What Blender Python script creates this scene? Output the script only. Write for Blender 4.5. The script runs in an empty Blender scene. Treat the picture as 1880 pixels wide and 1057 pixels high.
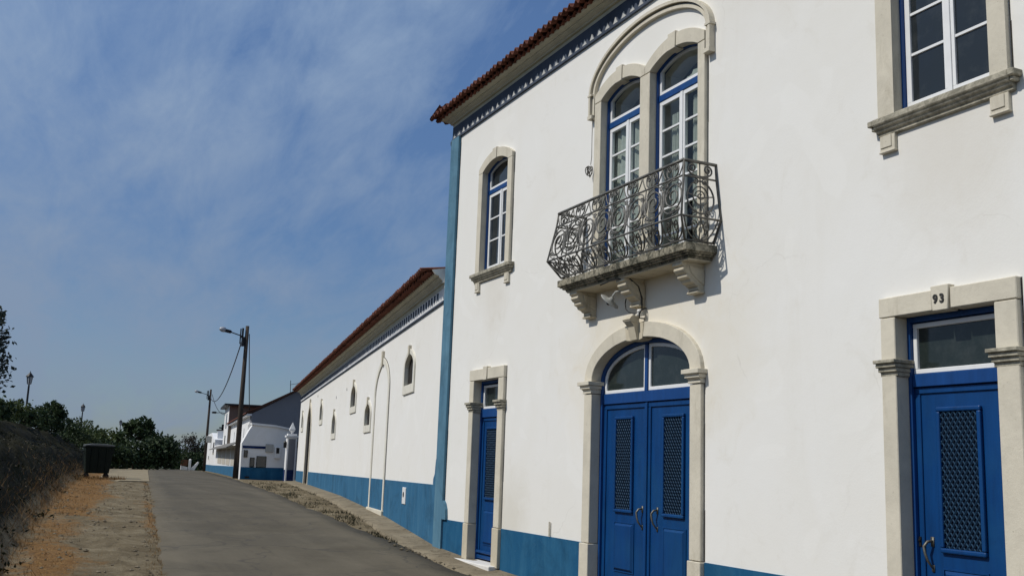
import bpy, bmesh, math, random
import numpy as np
from mathutils import Vector, Matrix
from mathutils.geometry import tessellate_polygon

random.seed(7)
rng = np.random.default_rng(11)
sc = bpy.context.scene
COL = sc.collection
PI = math.pi

# ------------------------------------------------------------------ helpers
class MB:
    """collects verts and faces, then links them as ONE mesh object"""
    def __init__(s):
        s.v = []; s.f = []
    def add(s, vs, fs):
        n = len(s.v)
        s.v.extend([tuple(p) for p in vs]); s.f.extend([tuple(i + n for i in f) for f in fs])
    def box(s, x0, x1, y0, y1, z0, z1):
        if x0 > x1: x0, x1 = x1, x0
        if y0 > y1: y0, y1 = y1, y0
        if z0 > z1: z0, z1 = z1, z0
        s.add([(x0,y0,z0),(x1,y0,z0),(x1,y1,z0),(x0,y1,z0),(x0,y0,z1),(x1,y0,z1),(x1,y1,z1),(x0,y1,z1)],
              [(0,3,2,1),(4,5,6,7),(0,1,5,4),(1,2,6,5),(2,3,7,6),(3,0,4,7)])
    def prism(s, poly, y0, y1, holes=()):
        """poly: (x,z) outline, extruded from y0 (front) to y1 (back)"""
        loops = [list(poly)] + [list(h) for h in holes]
        tri = tessellate_polygon([[Vector((p[0], p[1], 0)) for p in l] for l in loops])
        flat = [p for l in loops for p in l]; n = len(flat)
        fs = []
        for t in tri:
            a, b, c = [flat[i] for i in t]
            ar = (b[0]-a[0])*(c[1]-a[1]) - (b[1]-a[1])*(c[0]-a[0])
            if abs(ar) < 1e-9: continue
            t = t if ar > 0 else (t[0], t[2], t[1])
            fs.append(tuple(t)); fs.append(tuple(i + n for i in reversed(t)))
        k = 0
        for li, l in enumerate(loops):
            m = len(l)
            ar = sum(l[i][0]*l[(i+1) % m][1] - l[(i+1) % m][0]*l[i][1] for i in range(m))
            ccw = (ar > 0) == (li == 0)
            for i in range(m):
                a, b = k + i, k + (i+1) % m
                fs.append((b, a, a + n, b + n) if ccw else (a, b, b + n, a + n))
            k += m
        s.add([(p[0], y0, p[1]) for p in flat] + [(p[0], y1, p[1]) for p in flat], fs)
    def xprism(s, prof, x0, x1, y0=0.0):
        """prof: (y,z) outline extruded along x"""
        n = len(prof)
        ar = sum(prof[i][0]*prof[(i+1) % n][1] - prof[(i+1) % n][0]*prof[i][1] for i in range(n))
        pr = prof if ar > 0 else prof[::-1]
        tri = tessellate_polygon([[Vector((p[0], p[1], 0)) for p in pr]])
        fs = []
        for t in tri:
            a, b, c = [pr[i] for i in t]
            q = (b[0]-a[0])*(c[1]-a[1]) - (b[1]-a[1])*(c[0]-a[0])
            t = t if q > 0 else (t[0], t[2], t[1])
            fs.append(tuple(i + n for i in t)); fs.append(tuple(reversed(t)))
        for i in range(n):
            j = (i+1) % n
            fs.append((i, j, j + n, i + n))
        s.add([(x0, y0 + p[0], p[1]) for p in pr] + [(x1, y0 + p[0], p[1]) for p in pr], fs)
    def tube(s, pts, r, n=6, cap=True):
        pts = [Vector(p) for p in pts]
        m = len(pts)
        rs = r if isinstance(r, (list, tuple)) else [r]*m
        up = None; base = len(s.v); vs = []; fs = []
        for i, p in enumerate(pts):
            t = (pts[min(i+1, m-1)] - pts[max(i-1, 0)])
            if t.length < 1e-9: t = Vector((0, 0, 1))
            t.normalize()
            if up is None:
                up = Vector((0, 0, 1)) if abs(t.z) < .9 else Vector((1, 0, 0))
            a = t.cross(up)
            if a.length < 1e-4: a = t.orthogonal()
            a.normalize(); b = a.cross(t); up = b
            for k in range(n):
                q = 2*PI*k/n
                vs.append(p + rs[i]*(math.cos(q)*a + math.sin(q)*b))
        for i in range(m-1):
            for k in range(n):
                k2 = (k+1) % n
                fs.append((i*n+k, (i+1)*n+k, (i+1)*n+k2, i*n+k2))
        if cap:
            fs.append(tuple(range(n))); fs.append(tuple(reversed(range((m-1)*n, m*n))))
        s.add(vs, fs)
    def lathe(s, prof, c, n=16, axis=None):
        """prof: (r,h) along the axis from point c"""
        ax = Vector(axis).normalized() if axis else Vector((0, 0, 1))
        a = ax.orthogonal().normalized(); b = ax.cross(a); c = Vector(c)
        vs = []; fs = []
        for (r, h) in prof:
            for k in range(n):
                q = 2*PI*k/n
                vs.append(c + ax*h + r*(math.cos(q)*a + math.sin(q)*b))
        for i in range(len(prof)-1):
            for k in range(n):
                k2 = (k+1) % n
                fs.append((i*n+k, i*n+k2, (i+1)*n+k2, (i+1)*n+k))
        fs.append(tuple(reversed(range(n)))); m = len(prof)-1
        fs.append(tuple(range(m*n, m*n+n)))
        s.add(vs, fs)
    def build(s, name, mat, parent=None, smooth=False, bevel=0.0, seg=1):
        me = bpy.data.meshes.new(name)
        me.from_pydata(s.v, [], s.f); me.validate(); me.update()
        if smooth:
            me.polygons.foreach_set('use_smooth', [True]*len(me.polygons))
        o = bpy.data.objects.new(name, me); COL.objects.link(o)
        for m in (mat if isinstance(mat, (list, tuple)) else [mat]): me.materials.append(m)
        if parent is not None: o.parent = parent
        if bevel:
            b = o.modifiers.new('bevel', 'BEVEL'); b.width = bevel; b.segments = seg
            b.limit_method = 'ANGLE'; b.angle_limit = math.radians(40)
        return o

def tag(o, label=None, cat=None, group=None, kind=None):
    if label: o['label'] = label
    if cat: o['category'] = cat
    if group: o['group'] = group
    if kind: o['kind'] = kind
    return o
def thing(name, label, cat, loc=(0,0,0), rot=(0,0,0), group=None):
    o = bpy.data.objects.new(name, None); COL.objects.link(o)
    o.location = loc; o.rotation_euler = rot; o.empty_display_size = .2
    return tag(o, label, cat, group)
def part(name, parent, loc=(0,0,0)):
    o = bpy.data.objects.new(name, None); COL.objects.link(o); o.parent = parent; o.location = loc
    return o
def children(o): return [c for c in bpy.data.objects if c.parent is o]
def dup(root, loc, rz, label):
    r = root.copy(); COL.objects.link(r); r.location = loc; r.rotation_euler = (0, 0, rz); r['label'] = label
    for ch in children(root):
        c = ch.copy(); COL.objects.link(c); c.parent = r
        for g in children(ch):
            d = g.copy(); COL.objects.link(d); d.parent = c
    return r

# ------------------------------------------------------------------ materials
def mat_new(name):
    m = bpy.data.materials.new(name); m.use_nodes = True
    nt = m.node_tree; b = nt.nodes['Principled BSDF']
    return m, nt, b
def N(nt, t, **kw):
    n = nt.nodes.new(t)
    for k, v in kw.items(): setattr(n, k, v)
    return n
def noise(nt, scale, detail=5, rough=.6, vec=None, dist=0.0):
    n = N(nt, 'ShaderNodeTexNoise'); n.inputs['Scale'].default_value = scale
    n.inputs['Detail'].default_value = detail; n.inputs['Roughness'].default_value = rough
    n.inputs['Distortion'].default_value = dist
    if vec is not None: nt.links.new(vec, n.inputs['Vector'])
    return n.outputs['Fac']
def objco(nt, scale=(1,1,1)):
    g = N(nt, 'ShaderNodeNewGeometry')
    mp = N(nt, 'ShaderNodeMapping'); mp.inputs['Scale'].default_value = scale
    nt.links.new(g.outputs['Position'], mp.inputs['Vector'])
    return mp.outputs['Vector']
def ramp(nt, fac, stops):
    r = N(nt, 'ShaderNodeValToRGB'); e = r.color_ramp.elements
    while len(e) < len(stops): e.new(.5)
    for i, (p, c) in enumerate(stops):
        e[i].position = p; e[i].color = (*c, 1) if len(c) == 3 else c
    nt.links.new(fac, r.inputs['Fac'])
    return r.outputs['Color']
def rampf(nt, fac, a, b):
    m = N(nt, 'ShaderNodeMapRange'); m.clamp = True
    m.inputs['From Min'].default_value = a; m.inputs['From Max'].default_value = b
    nt.links.new(fac, m.inputs['Value']); return m.outputs['Result']
def mixc(nt, fac, a, b):
    m = N(nt, 'ShaderNodeMix', data_type='RGBA')
    if hasattr(fac, 'is_linked'): nt.links.new(fac, m.inputs['Factor'])
    else: m.inputs['Factor'].default_value = fac
    for v, k in ((a, 'A'), (b, 'B')):
        sk = [i for i in m.inputs if i.name == k and i.type == 'RGBA'][0]
        if hasattr(v, 'is_linked'): nt.links.new(v, sk)
        else: sk.default_value = (*v, 1)
    return [o for o in m.outputs if o.type == 'RGBA'][0]
def mulf(nt, a, b):
    m = N(nt, 'ShaderNodeMath', operation='MULTIPLY')
    for i, v in enumerate((a, b)):
        if hasattr(v, 'is_linked'): nt.links.new(v, m.inputs[i])
        else: m.inputs[i].default_value = v
    return m.outputs[0]
def bump(nt, b, h, strength=.3, dist=.01):
    n = N(nt, 'ShaderNodeBump'); n.inputs['Strength'].default_value = strength; n.inputs['Distance'].default_value = dist
    nt.links.new(h, n.inputs['Height']); nt.links.new(n.outputs['Normal'], b.inputs['Normal'])
def attr(nt, name):
    a = N(nt, 'ShaderNodeAttribute'); a.attribute_name = name; return a.outputs['Fac']

def simple(name, col, rough=.6, metal=0.0, var=.15, scale=8, bstr=.1, bdist=.004, spec=.4, stretch=(1,1,1)):
    m, nt, b = mat_new(name)
    v = objco(nt, stretch)
    n1 = noise(nt, scale, 6, .65, v)
    lo = tuple(c*(1-var) for c in col); hi = tuple(min(1, c*(1+var)) for c in col)
    nt.links.new(ramp(nt, n1, [(.3, lo), (.7, hi)]), b.inputs['Base Color'])
    b.inputs['Roughness'].default_value = rough; b.inputs['Metallic'].default_value = metal
    b.inputs['Specular IOR Level'].default_value = spec
    if bstr: bump(nt, b, noise(nt, scale*6, 4, .6, v), bstr, bdist)
    return m

def stucco(name, col=(.812,.798,.757), dirt=(.60,.55,.44), amt=.5, patches=()):
    m, nt, b = mat_new(name)
    p = objco(nt); ps = objco(nt, (1.2, 1.2, .25))
    big = noise(nt, .5, 5, .62, p, .8)
    base = mixc(nt, rampf(nt, big, .35, .72), col, tuple(c*k for c, k in zip(col, (.965, .955, .93))))
    streak = noise(nt, 1.1, 6, .7, ps, .6)
    base = mixc(nt, mulf(nt, rampf(nt, streak, .58, .82), amt*.34), base, dirt)
    pt = noise(nt, 2.1, 7, .72, p, 1.0)
    base = mixc(nt, mulf(nt, rampf(nt, pt, .57, .78), amt*.42), base, tuple(c*.92 for c in dirt))
    mend = noise(nt, .9, 2, .4, p, 2.2)                    # old repair patches, slightly whiter
    base = mixc(nt, mulf(nt, rampf(nt, mend, .60, .63), .35), base, tuple(min(1, c*1.04) for c in col))
    for (cx, cy, cz, r, w_, c_) in patches:                # stains with a place and shape of their own
        d = N(nt, 'ShaderNodeVectorMath', operation='DISTANCE'); d.inputs[1].default_value = (cx, cy, cz); nt.links.new(p, d.inputs[0])
        a = N(nt, 'ShaderNodeMath', operation='ADD'); nt.links.new(mulf(nt, rampf(nt, d.outputs['Value'], r, 0), 1.0), a.inputs[0]); nt.links.new(mulf(nt, pt, .9), a.inputs[1])
        base = mixc(nt, mulf(nt, rampf(nt, a.outputs[0], .62, 1.25), w_), base, c_)
    hl = N(nt, 'ShaderNodeTexVoronoi', feature='DISTANCE_TO_EDGE'); hl.inputs['Scale'].default_value = .38
    wv = N(nt, 'ShaderNodeVectorMath', operation='ADD'); nz = N(nt, 'ShaderNodeTexNoise'); nz.inputs['Scale'].default_value = 1.1; nz.inputs['Detail'].default_value = 6
    nt.links.new(p, nz.inputs['Vector']); nt.links.new(p, wv.inputs[0]); nt.links.new(nz.outputs['Color'], wv.inputs[1]); nt.links.new(wv.outputs[0], hl.inputs['Vector'])
    ck = N(nt, 'ShaderNodeMath', operation='LESS_THAN'); ck.inputs[1].default_value = .0028; nt.links.new(hl.outputs['Distance'], ck.inputs[0])
    base = mixc(nt, mulf(nt, mulf(nt, ck.outputs[0], rampf(nt, big, .50, .62)), .16), base, (.40,.37,.31))
    nt.links.new(base, b.inputs['Base Color'])
    b.inputs['Roughness'].default_value = .9; b.inputs['Specular IOR Level'].default_value = .15
    h = N(nt, 'ShaderNodeMath', operation='ADD')
    nt.links.new(noise(nt, 2.4, 4, .55, p), h.inputs[0])
    nt.links.new(mulf(nt, noise(nt, 50, 4, .7, p), .30), h.inputs[1])
    bump(nt, b, h.outputs[0], .28, .012)
    return m

def bluepaint(name, col=(.010,.088,.190), pale=(.038,.150,.255), rough=.8):
    m, nt, b = mat_new(name)
    p = objco(nt); ps = objco(nt, (2.6, 2.6, .45))
    st = noise(nt, 1.5, 7, .7, ps, .5)
    base = mixc(nt, mulf(nt, rampf(nt, st, .46, .78), .75), col, pale)
    bl = noise(nt, 1.3, 6, .7, p, .6)
    base = mixc(nt, mulf(nt, rampf(nt, bl, .48, .70), .75), base, tuple(c*.55 for c in col))
    fl = noise(nt, 9, 6, .75, p)
    base = mixc(nt, mulf(nt, rampf(nt, fl, .62, .74), .40), base, (.16,.25,.32))
    nt.links.new(base, b.inputs['Base Color'])
    b.inputs['Roughness'].default_value = rough; b.inputs['Specular IOR Level'].default_value = .2
    bump(nt, b, noise(nt, 14, 6, .7, p), .3, .01)
    return m

def stone(name, col=(.60,.53,.41), dark=(.30,.25,.17), amt=.45, lichen=0.0):
    m, nt, b = mat_new(name)
    p = objco(nt); ps = objco(nt, (2, 2, .6))
    n1 = noise(nt, 3.0, 7, .7, p, .4)
    base = ramp(nt, n1, [(.3, tuple(c*.87 for c in col)), (.7, tuple(min(1, c*1.09) for c in col))])
    st = noise(nt, 2.2, 7, .75, ps, .6)
    base = mixc(nt, mulf(nt, rampf(nt, st, .55, .8), amt), base, dark)
    sp = noise(nt, 38, 5, .7, p)
    base = mixc(nt, mulf(nt, rampf(nt, sp, .63, .72), .5), base, tuple(c*.6 for c in dark))
    if lichen:
        l1 = noise(nt, 9, 8, .78, p, .8)
        base = mixc(nt, mulf(nt, rampf(nt, l1, .40, .58), lichen), base, (.045,.045,.032))
        l2 = noise(nt, 17, 6, .7, p)
        base = mixc(nt, mulf(nt, rampf(nt, l2, .6, .7), lichen*.6), base, (.30,.30,.24))
    nt.links.new(base, b.inputs['Base Color'])
    b.inputs['Roughness'].default_value = .85; b.inputs['Specular IOR Level'].default_value = .2
    bump(nt, b, noise(nt, 26, 6, .7, p), .35, .008)
    return m

def doorpaint(name, col=(.0014,.043,.160)):
    m, nt, b = mat_new(name)
    p = objco(nt); ps = objco(nt, (5, 5, .7))
    n1 = noise(nt, 2.2, 6, .65, ps, .3)
    base = ramp(nt, n1, [(.3, tuple(c*.82 for c in col)), (.75, tuple(c*1.25 for c in col))])
    n2 = noise(nt, 1.4, 5, .6, p)
    base = mixc(nt, mulf(nt, rampf(nt, n2, .46, .74), .42), base, (.012,.085,.185))
    n3 = noise(nt, 26, 6, .75, p)
    base = mixc(nt, mulf(nt, rampf(nt, n3, .70, .76), .4), base, (.10,.16,.22))
    n4 = noise(nt, 3.5, 6, .7, p, .5)
    base = mixc(nt, mulf(nt, rampf(nt, n4, .60, .78), .35), base, (.004,.018,.055))
    nt.links.new(base, b.inputs['Base Color'])
    b.inputs['Roughness'].default_value = .45; b.inputs['Specular IOR Level'].default_value = .30
    bump(nt, b, noise(nt, 30, 4, .6, ps), .12, .004)
    return m

def glassmat(name, tint=(.018,.023,.027), clear=0.0, rough=.03):
    m, nt, b = mat_new(name)
    p = objco(nt)
    b.inputs['Base Color'].default_value = (*tint, 1); b.inputs['Roughness'].default_value = rough
    b.inputs['IOR'].default_value = 1.5
    n = noise(nt, 2.2, 2, .5, p)
    bump(nt, b, n, .14, .05)
    d = noise(nt, 5, 6, .7, p)
    nt.links.new(mixc(nt, mulf(nt, rampf(nt, d, .48, .75), .35), tint, (.085,.092,.09)), b.inputs['Base Color'])
    if clear:
        out = nt.nodes['Material Output']
        tr = N(nt, 'ShaderNodeBsdfTransparent'); tr.inputs['Color'].default_value = (.92,.95,.94,1)
        gl = N(nt, 'ShaderNodeBsdfGlossy'); gl.inputs['Roughness'].default_value = .02
        lw = N(nt, 'ShaderNodeLayerWeight'); pw = N(nt, 'ShaderNodeMath', operation='POWER'); pw.inputs[1].default_value = 4.0; nt.links.new(lw.outputs['Facing'], pw.inputs[0])
        fr = N(nt, 'ShaderNodeMath', operation='MULTIPLY_ADD'); fr.inputs[1].default_value = .38; fr.inputs[2].default_value = .03; nt.links.new(pw.outputs[0], fr.inputs[0])
        mx = N(nt, 'ShaderNodeMixShader'); nt.links.new(fr.outputs[0], mx.inputs[0])
        nt.links.new(tr.outputs[0], mx.inputs[1]); nt.links.new(gl.outputs[0], mx.inputs[2])
        nt.links.new(mx.outputs[0], out.inputs['Surface'])
    return m

def leafmat(name, cols, sc_=1.3):
    m, nt, b = mat_new(name)
    p = objco(nt)
    oi = attr(nt, 'shade')
    base = ramp(nt, oi, [(0, cols[0]), (.5, cols[1]), (1, cols[2])])
    nt.links.new(base, b.inputs['Base Color'])
    b.inputs['Roughness'].default_value = .65; b.inputs['Specular IOR Level'].default_value = .25
    out = nt.nodes['Material Output']
    tl = N(nt, 'ShaderNodeBsdfTranslucent'); nt.links.new(base, tl.inputs['Color'])
    mx = N(nt, 'ShaderNodeMixShader'); mx.inputs[0].default_value = .22
    nt.links.new(b.outputs[0], mx.inputs[1]); nt.links.new(tl.outputs[0], mx.inputs[2])
    nt.links.new(mx.outputs[0], out.inputs['Surface'])
    return m

M = {}
M['white'] = stucco('white_stucco', patches=((-9.4, 6, 1.75, 1.9, .55, (.74,.66,.50)), (-10.4, 6, 1.0, 1.3, .4, (.74,.67,.53)), (-8.1, 6, 1.2, 1.2, .35, (.72,.66,.53)), (-12.6, 6, -.7, .9, .45, (.60,.56,.46)), (-9.9, 6, -.8, 1.1, .4, (.62,.58,.49)), (-5.2, 6, 2.45, 1.0, .4, (.66,.61,.52)), (-13.4, 6, 2.45, .8, .4, (.66,.61,.52)), (-7.3, 6, 5.2, 1.5, .3, (.68,.64,.56))))
M['white_low'] = stucco('white_stucco_worn', (.81,.795,.755), (.56,.51,.40), .6)
M['white_far'] = stucco('white_limewash', (.78,.78,.78), (.42,.39,.34), .9)
M['cement'] = stucco('grey_cement', (.20,.205,.225), (.12,.12,.13), .7)
M['brownwall'] = stucco('brown_render', (.19,.155,.125), (.10,.08,.06), .8)
M['plinth'] = bluepaint('blue_limewash')
M['plinth_low'] = bluepaint('blue_limewash_pale', (.028,.125,.235), (.075,.200,.310))
M['strip'] = bluepaint('blue_limewash_sunbleached', (.085,.195,.280), (.15,.28,.36))
M['navy'] = bluepaint('navy_limewash', (.006,.022,.095), (.02,.05,.14))
M['band'] = bluepaint('blue_frieze', (.060,.078,.112), (.10,.115,.15))
M['stone'] = stone('limestone', (.635,.585,.475), (.30,.26,.18), .6)
M['stone_pale'] = stone('limewashed_stone', (.70,.67,.58), (.36,.33,.26), .5)
M['teeth'] = simple('greyed_white_paint', (.50,.50,.48), .8, 0, .12, 6, 0)
M['edge_shadow'] = simple('painted_edge_shadow', (.035,.03,.024), .95, 0, .4, 20, 0)  # shadow line beside proud stone, put into the colour
M['stone_worn'] = stone('limestone_worn', (.56,.50,.38), (.15,.11,.065), .9)
M['stone_dark'] = stone('weathered_stone', (.40,.36,.27), (.07,.06,.045), .9, .95)
M['sill'] = stone('sill_stone', (.50,.46,.36), (.10,.085,.06), .8, .55)
M['marble'] = stone('pale_threshold_stone', (.72,.70,.66), (.35,.32,.28), .35)
M['cornice'] = stone('cornice_plaster', (.56,.54,.43), (.28,.27,.19), .5)
M['backing'] = simple('dark_blue_slats', (.003,.011,.030), .6, 0, .3, 20, 0, .002, .2)
M['lattice'] = simple('dark_blue_metal', (.014,.050,.100), .6, 0, .3, 20, 0, .002, .2)
M['tile'] = simple('terracotta', (.135,.050,.032), .85, 0, .5, 5, .35, .006, .2)
M['door'] = doorpaint('blue_door_paint')
M['frame'] = doorpaint('blue_frame_paint', (.006,.050,.190))
M['sash'] = simple('white_gloss_paint', (.80,.80,.79), .4, 0, .04, 10, .05, .002, .5)
M['pane'] = glassmat('dark_window_glass')
M['pane_green'] = glassmat('dusty_fanlight_glass', (.018,.026,.024), 0, .12)
M['pane_clear'] = glassmat('clear_window_glass', clear=1.0)
M['curtain'] = simple('net_curtain', (.42,.43,.39), .9, 0, .1, 20, .1, .004, .1)
M['iron'] = simple('wrought_iron', (.130,.124,.110), .5, .35, .5, 24, .35, .003, .5)
M['handle'] = simple('aged_metal', (.15,.145,.12), .5, .7, .3, 30, .1, .002, .5)
M['black'] = simple('dark_iron', (.016,.016,.017), .5, .3, .3, 20, .1, .002, .4)
M['dark'] = simple('dark_interior', (.02,.02,.02), .9, 0, .2, 5, 0)
M['digit'] = simple('black_number_paint', (.03,.028,.025), .6, 0, .2, 30, 0)
M['enamel'] = simple('worn_white_enamel', (.36,.36,.33), .4, 0, .25, 14, .1, .002, .5)
M['porcelain'] = simple('white_porcelain', (.68,.67,.62), .25, 0, .1, 20, 0)
M['cable'] = simple('black_cable', (.02,.02,.021), .6, 0, .2, 20, 0)
M['cord'] = simple('grey_cord', (.16,.15,.135), .8, 0, .3, 40, 0)
M['wood'] = simple('painted_unlit_interior', (.022,.018,.014), .75, 0, .4, 4, .3, .006, .3, (8,8,.6))
M['pole'] = simple('weathered_pole_wood', (.055,.043,.034), .85, 0, .4, 5, .4, .01, .2, (6,6,.4))
M['bin'] = simple('dark_green_plastic', (.006,.011,.008), .65, 0, .25, 6, .1, .003, .2)
M['binlid'] = simple('faded_lid_plastic', (.12,.125,.12), .5, 0, .25, 8, .1, .003, .4)
M['awning'] = simple('grey_corrugated_sheet', (.17,.16,.145), .7, 0, .3, 6, .2, .005, .3)
M['metalbox'] = simple('grey_meter_metal', (.36,.36,.34), .5, 0, .1, 6, .05, .002, .3)
M['bark'] = simple('dark_bark', (.05,.04,.03), .95, 0, .4, 12, .5, .02, .1)
M['lampglass'] = simple('frosted_lantern_glass', (.35,.36,.38), .3, 0, .05, 10, 0)
M['gatebrown'] = simple('brown_gate_wood', (.13,.06,.035), .8, 0, .3, 8, .2, .005, .2)
M['leaf_dark'] = leafmat('dark_foliage', [(.010,.018,.007), (.026,.046,.017), (.075,.105,.038)])
M['leaf_olive'] = leafmat('olive_foliage', [(.022,.032,.010), (.062,.084,.026), (.135,.165,.052)])
M['leaf_grey'] = leafmat('grey_green_foliage', [(.020,.026,.018), (.045,.056,.040), (.105,.12,.095)])
M['leaf_dry'] = leafmat('dry_grass', [(.085,.042,.014), (.17,.09,.030), (.28,.18,.075)])
M['leaf_weed'] = leafmat('bank_weeds', [(.006,.010,.003), (.014,.017,.006), (.045,.040,.018)])
M['leaf_brown'] = leafmat('bare_twigs', [(.030,.024,.018), (.055,.045,.033), (.09,.075,.055)])

def asphalt():
    m, nt, b = mat_new('worn_asphalt')
    p = objco(nt); ps = objco(nt, (.10, 1.5, 1))
    n1 = noise(nt, .7, 5, .6, p, .4)
    base = ramp(nt, n1, [(.3, (.080,.068,.047)), (.72, (.120,.103,.074))])
    st = noise(nt, 1.2, 5, .6, ps, .3)
    base = mixc(nt, mulf(nt, rampf(nt, st, .48, .74), .42), base, (.150,.130,.094))
    base = mixc(nt, mulf(nt, rampf(nt, st, .5, .28), .38), base, (.050,.045,.033))
    pa = noise(nt, .45, 3, .5, p, 1.6)
    base = mixc(nt, mulf(nt, rampf(nt, pa, .575, .59), .22), base, (.058,.052,.040))
    sp_ = noise(nt, 6, 6, .75, p, .4)
    base = mixc(nt, mulf(nt, rampf(nt, sp_, .58, .72), .5), base, (.160,.139,.102))
    base = mixc(nt, mulf(nt, rampf(nt, sp_, .42, .30), .5), base, (.045,.040,.030))
    g = noise(nt, 90, 3, .8, p)
    base = mixc(nt, mulf(nt, rampf(nt, g, .56, .72), .45), base, (.17,.155,.11))
    base = mixc(nt, mulf(nt, rampf(nt, g, .44, .30), .4), base, (.040,.037,.029))
    vo = N(nt, 'ShaderNodeTexVoronoi', feature='DISTANCE_TO_EDGE'); vo.inputs['Scale'].default_value = .55
    dv = N(nt, 'ShaderNodeVectorMath', operation='ADD')
    nz = N(nt, 'ShaderNodeTexNoise'); nz.inputs['Scale'].default_value = 1.5; nt.links.new(p, nz.inputs['Vector'])
    nt.links.new(p, dv.inputs[0]); nt.links.new(nz.outputs['Color'], dv.inputs[1]); nt.links.new(dv.outputs[0], vo.inputs['Vector'])
    crack = N(nt, 'ShaderNodeMath', operation='LESS_THAN'); crack.inputs[1].default_value = .010
    nt.links.new(vo.outputs['Distance'], crack.inputs[0])
    base = mixc(nt, mulf(nt, crack.outputs[0], .55), base, (.055,.05,.042))
    nt.links.new(base, b.inputs['Base Color'])
    b.inputs['Roughness'].default_value = .88; b.inputs['Specular IOR Level'].default_value = .25
    bump(nt, b, noise(nt, 70, 4, .7, p), .5, .01)
    return m
M['asphalt'] = asphalt()

def groundmat():
    m, nt, b = mat_new('dirt_ground')
    p = objco(nt)
    n1 = noise(nt, 2.0, 8, .72, p, .5)
    base = ramp(nt, n1, [(.28, (.085,.064,.036)), (.5, (.185,.148,.092)), (.74, (.31,.262,.175))])
    f = noise(nt, 28, 6, .75, p)
    base = mixc(nt, mulf(nt, rampf(nt, f, .55, .72), .6), base, (.27,.235,.17))
    base = mixc(nt, mulf(nt, rampf(nt, f, .45, .30), .7), base, (.045,.036,.026))
    # dry orange grass litter
    n2 = noise(nt, 3.2, 8, .75, p, .9)
    dry = ramp(nt, noise(nt, 16, 7, .8, p, .5), [(.3, (.060,.027,.009)), (.5, (.215,.105,.032)), (.72, (.38,.235,.085))])
    ad = N(nt, 'ShaderNodeMath', operation='ADD'); nt.links.new(attr(nt, 'dry'), ad.inputs[0]); nt.links.new(rampf(nt, n2, .25, .75), ad.inputs[1])
    base = mixc(nt, mulf(nt, rampf(nt, ad.outputs[0], .92, 1.30), .8), base, dry)
    # dark bank soil with ash and weeds
    n3 = noise(nt, 4.5, 8, .75, p, .7)
    soil = ramp(nt, n3, [(.28, (.008,.0078,.004)), (.5, (.018,.0172,.009)), (.74, (.046,.041,.024))])
    n4 = noise(nt, 1.1, 6, .7, p, .5)
    soil = mixc(nt, mulf(nt, rampf(nt, n4, .5, .7), .6), soil, (.013,.020,.006))
    soil = mixc(nt, mulf(nt, rampf(nt, noise(nt, 8, 7, .8, p), .66, .74), .6), soil, (.11,.10,.085))
    ab = N(nt, 'ShaderNodeMath', operation='ADD'); nt.links.new(attr(nt, 'bank'), ab.inputs[0]); nt.links.new(rampf(nt, n2, .2, .8), ab.inputs[1])
    base = mixc(nt, rampf(nt, ab.outputs[0], .8, 1.2), base, soil)
    nt.links.new(base, b.inputs['Base Color'])
    b.inputs['Roughness'].default_value = .95; b.inputs['Specular IOR Level'].default_value = .1
    h = N(nt, 'ShaderNodeMath', operation='ADD'); nt.links.new(f, h.inputs[0]); nt.links.new(n1, h.inputs[1])
    bump(nt, b, h.outputs[0], .7, .05)
    return m
M['ground'] = groundmat()

def pavemat():
    m, nt, b = mat_new('old_concrete_strip')
    p = objco(nt)
    n1 = noise(nt, 1.6, 7, .7, p, .5)
    base = ramp(nt, n1, [(.3, (.155,.125,.082)), (.7, (.29,.245,.17))])
    n2 = noise(nt, 5, 7, .75, p, .8)
    base = mixc(nt, mulf(nt, rampf(nt, n2, .52, .66), .8), base, (.075,.060,.040))
    n3 = noise(nt, 40, 5, .7, p)
    base = mixc(nt, mulf(nt, rampf(nt, n3, .58, .7), .5), base, (.35,.32,.26))
    nt.links.new(base, b.inputs['Base Color'])
    b.inputs['Roughness'].default_value = .92; b.inputs['Specular IOR Level'].default_value = .15
    bump(nt, b, n2, .6, .03)
    return m
M['pave'] = pavemat()
M['pebble'] = simple('pebble_stone', (.15,.125,.088), .9, 0, .5, 3, .2, .004, .15)

# ------------------------------------------------------------------ terrain
GX = [-2500,-900,-400,-180,-112,-100,-70,-46,-37,-28,-20,-15.2,-12.9,0,20,60,800]
GZ = [-60,-40,-14,-4,-1.56,-1.42,-1.14,-.965,-.95,-.97,-1.10,-1.275,-1.385,-1.74,-2.2,-2.6,-3]
def G(x): return float(np.interp(x, GX, GZ))
TH = math.radians(9.5); P0 = (-15.25, 6.0)
def wall_y(x):
    """street face of the building line"""
    if x > P0[0]: return 6.0
    return P0[1] + (P0[0]-x)*math.tan(TH)
RX = [-260,-112,-90,-68,-40,-18.4,-12.6,0,12]
RL = [33,12.2,9.69,7.30,4.35,2.23,1.67,.50,-.6]      # left edge of asphalt
QX = [-260,-112,-85,-60,-42,-29.6,-22.9,-19.2,-16.5,-14.5,-12.6,0,12]
QR = [38,16.6,13.5,10.3,8.05,6.62,5.90,5.60,5.52,5.47,5.43,5.38,5.36]   # right edge
def road_l(x): return float(np.interp(x, RX, RL))
def road_r(x): return float(np.interp(x, QX, QR))
def foot(x): return -1.1 - .0755*x                       # foot of the bank
def btop(x): return -3.05 - .085*x if x > -92 else (-3.05 + .085*92) + (-92-x)*.03
def sm(t): t = min(1, max(0, t)); return t*t*(3-2*t)
_tab = rng.random((64, 64))
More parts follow.
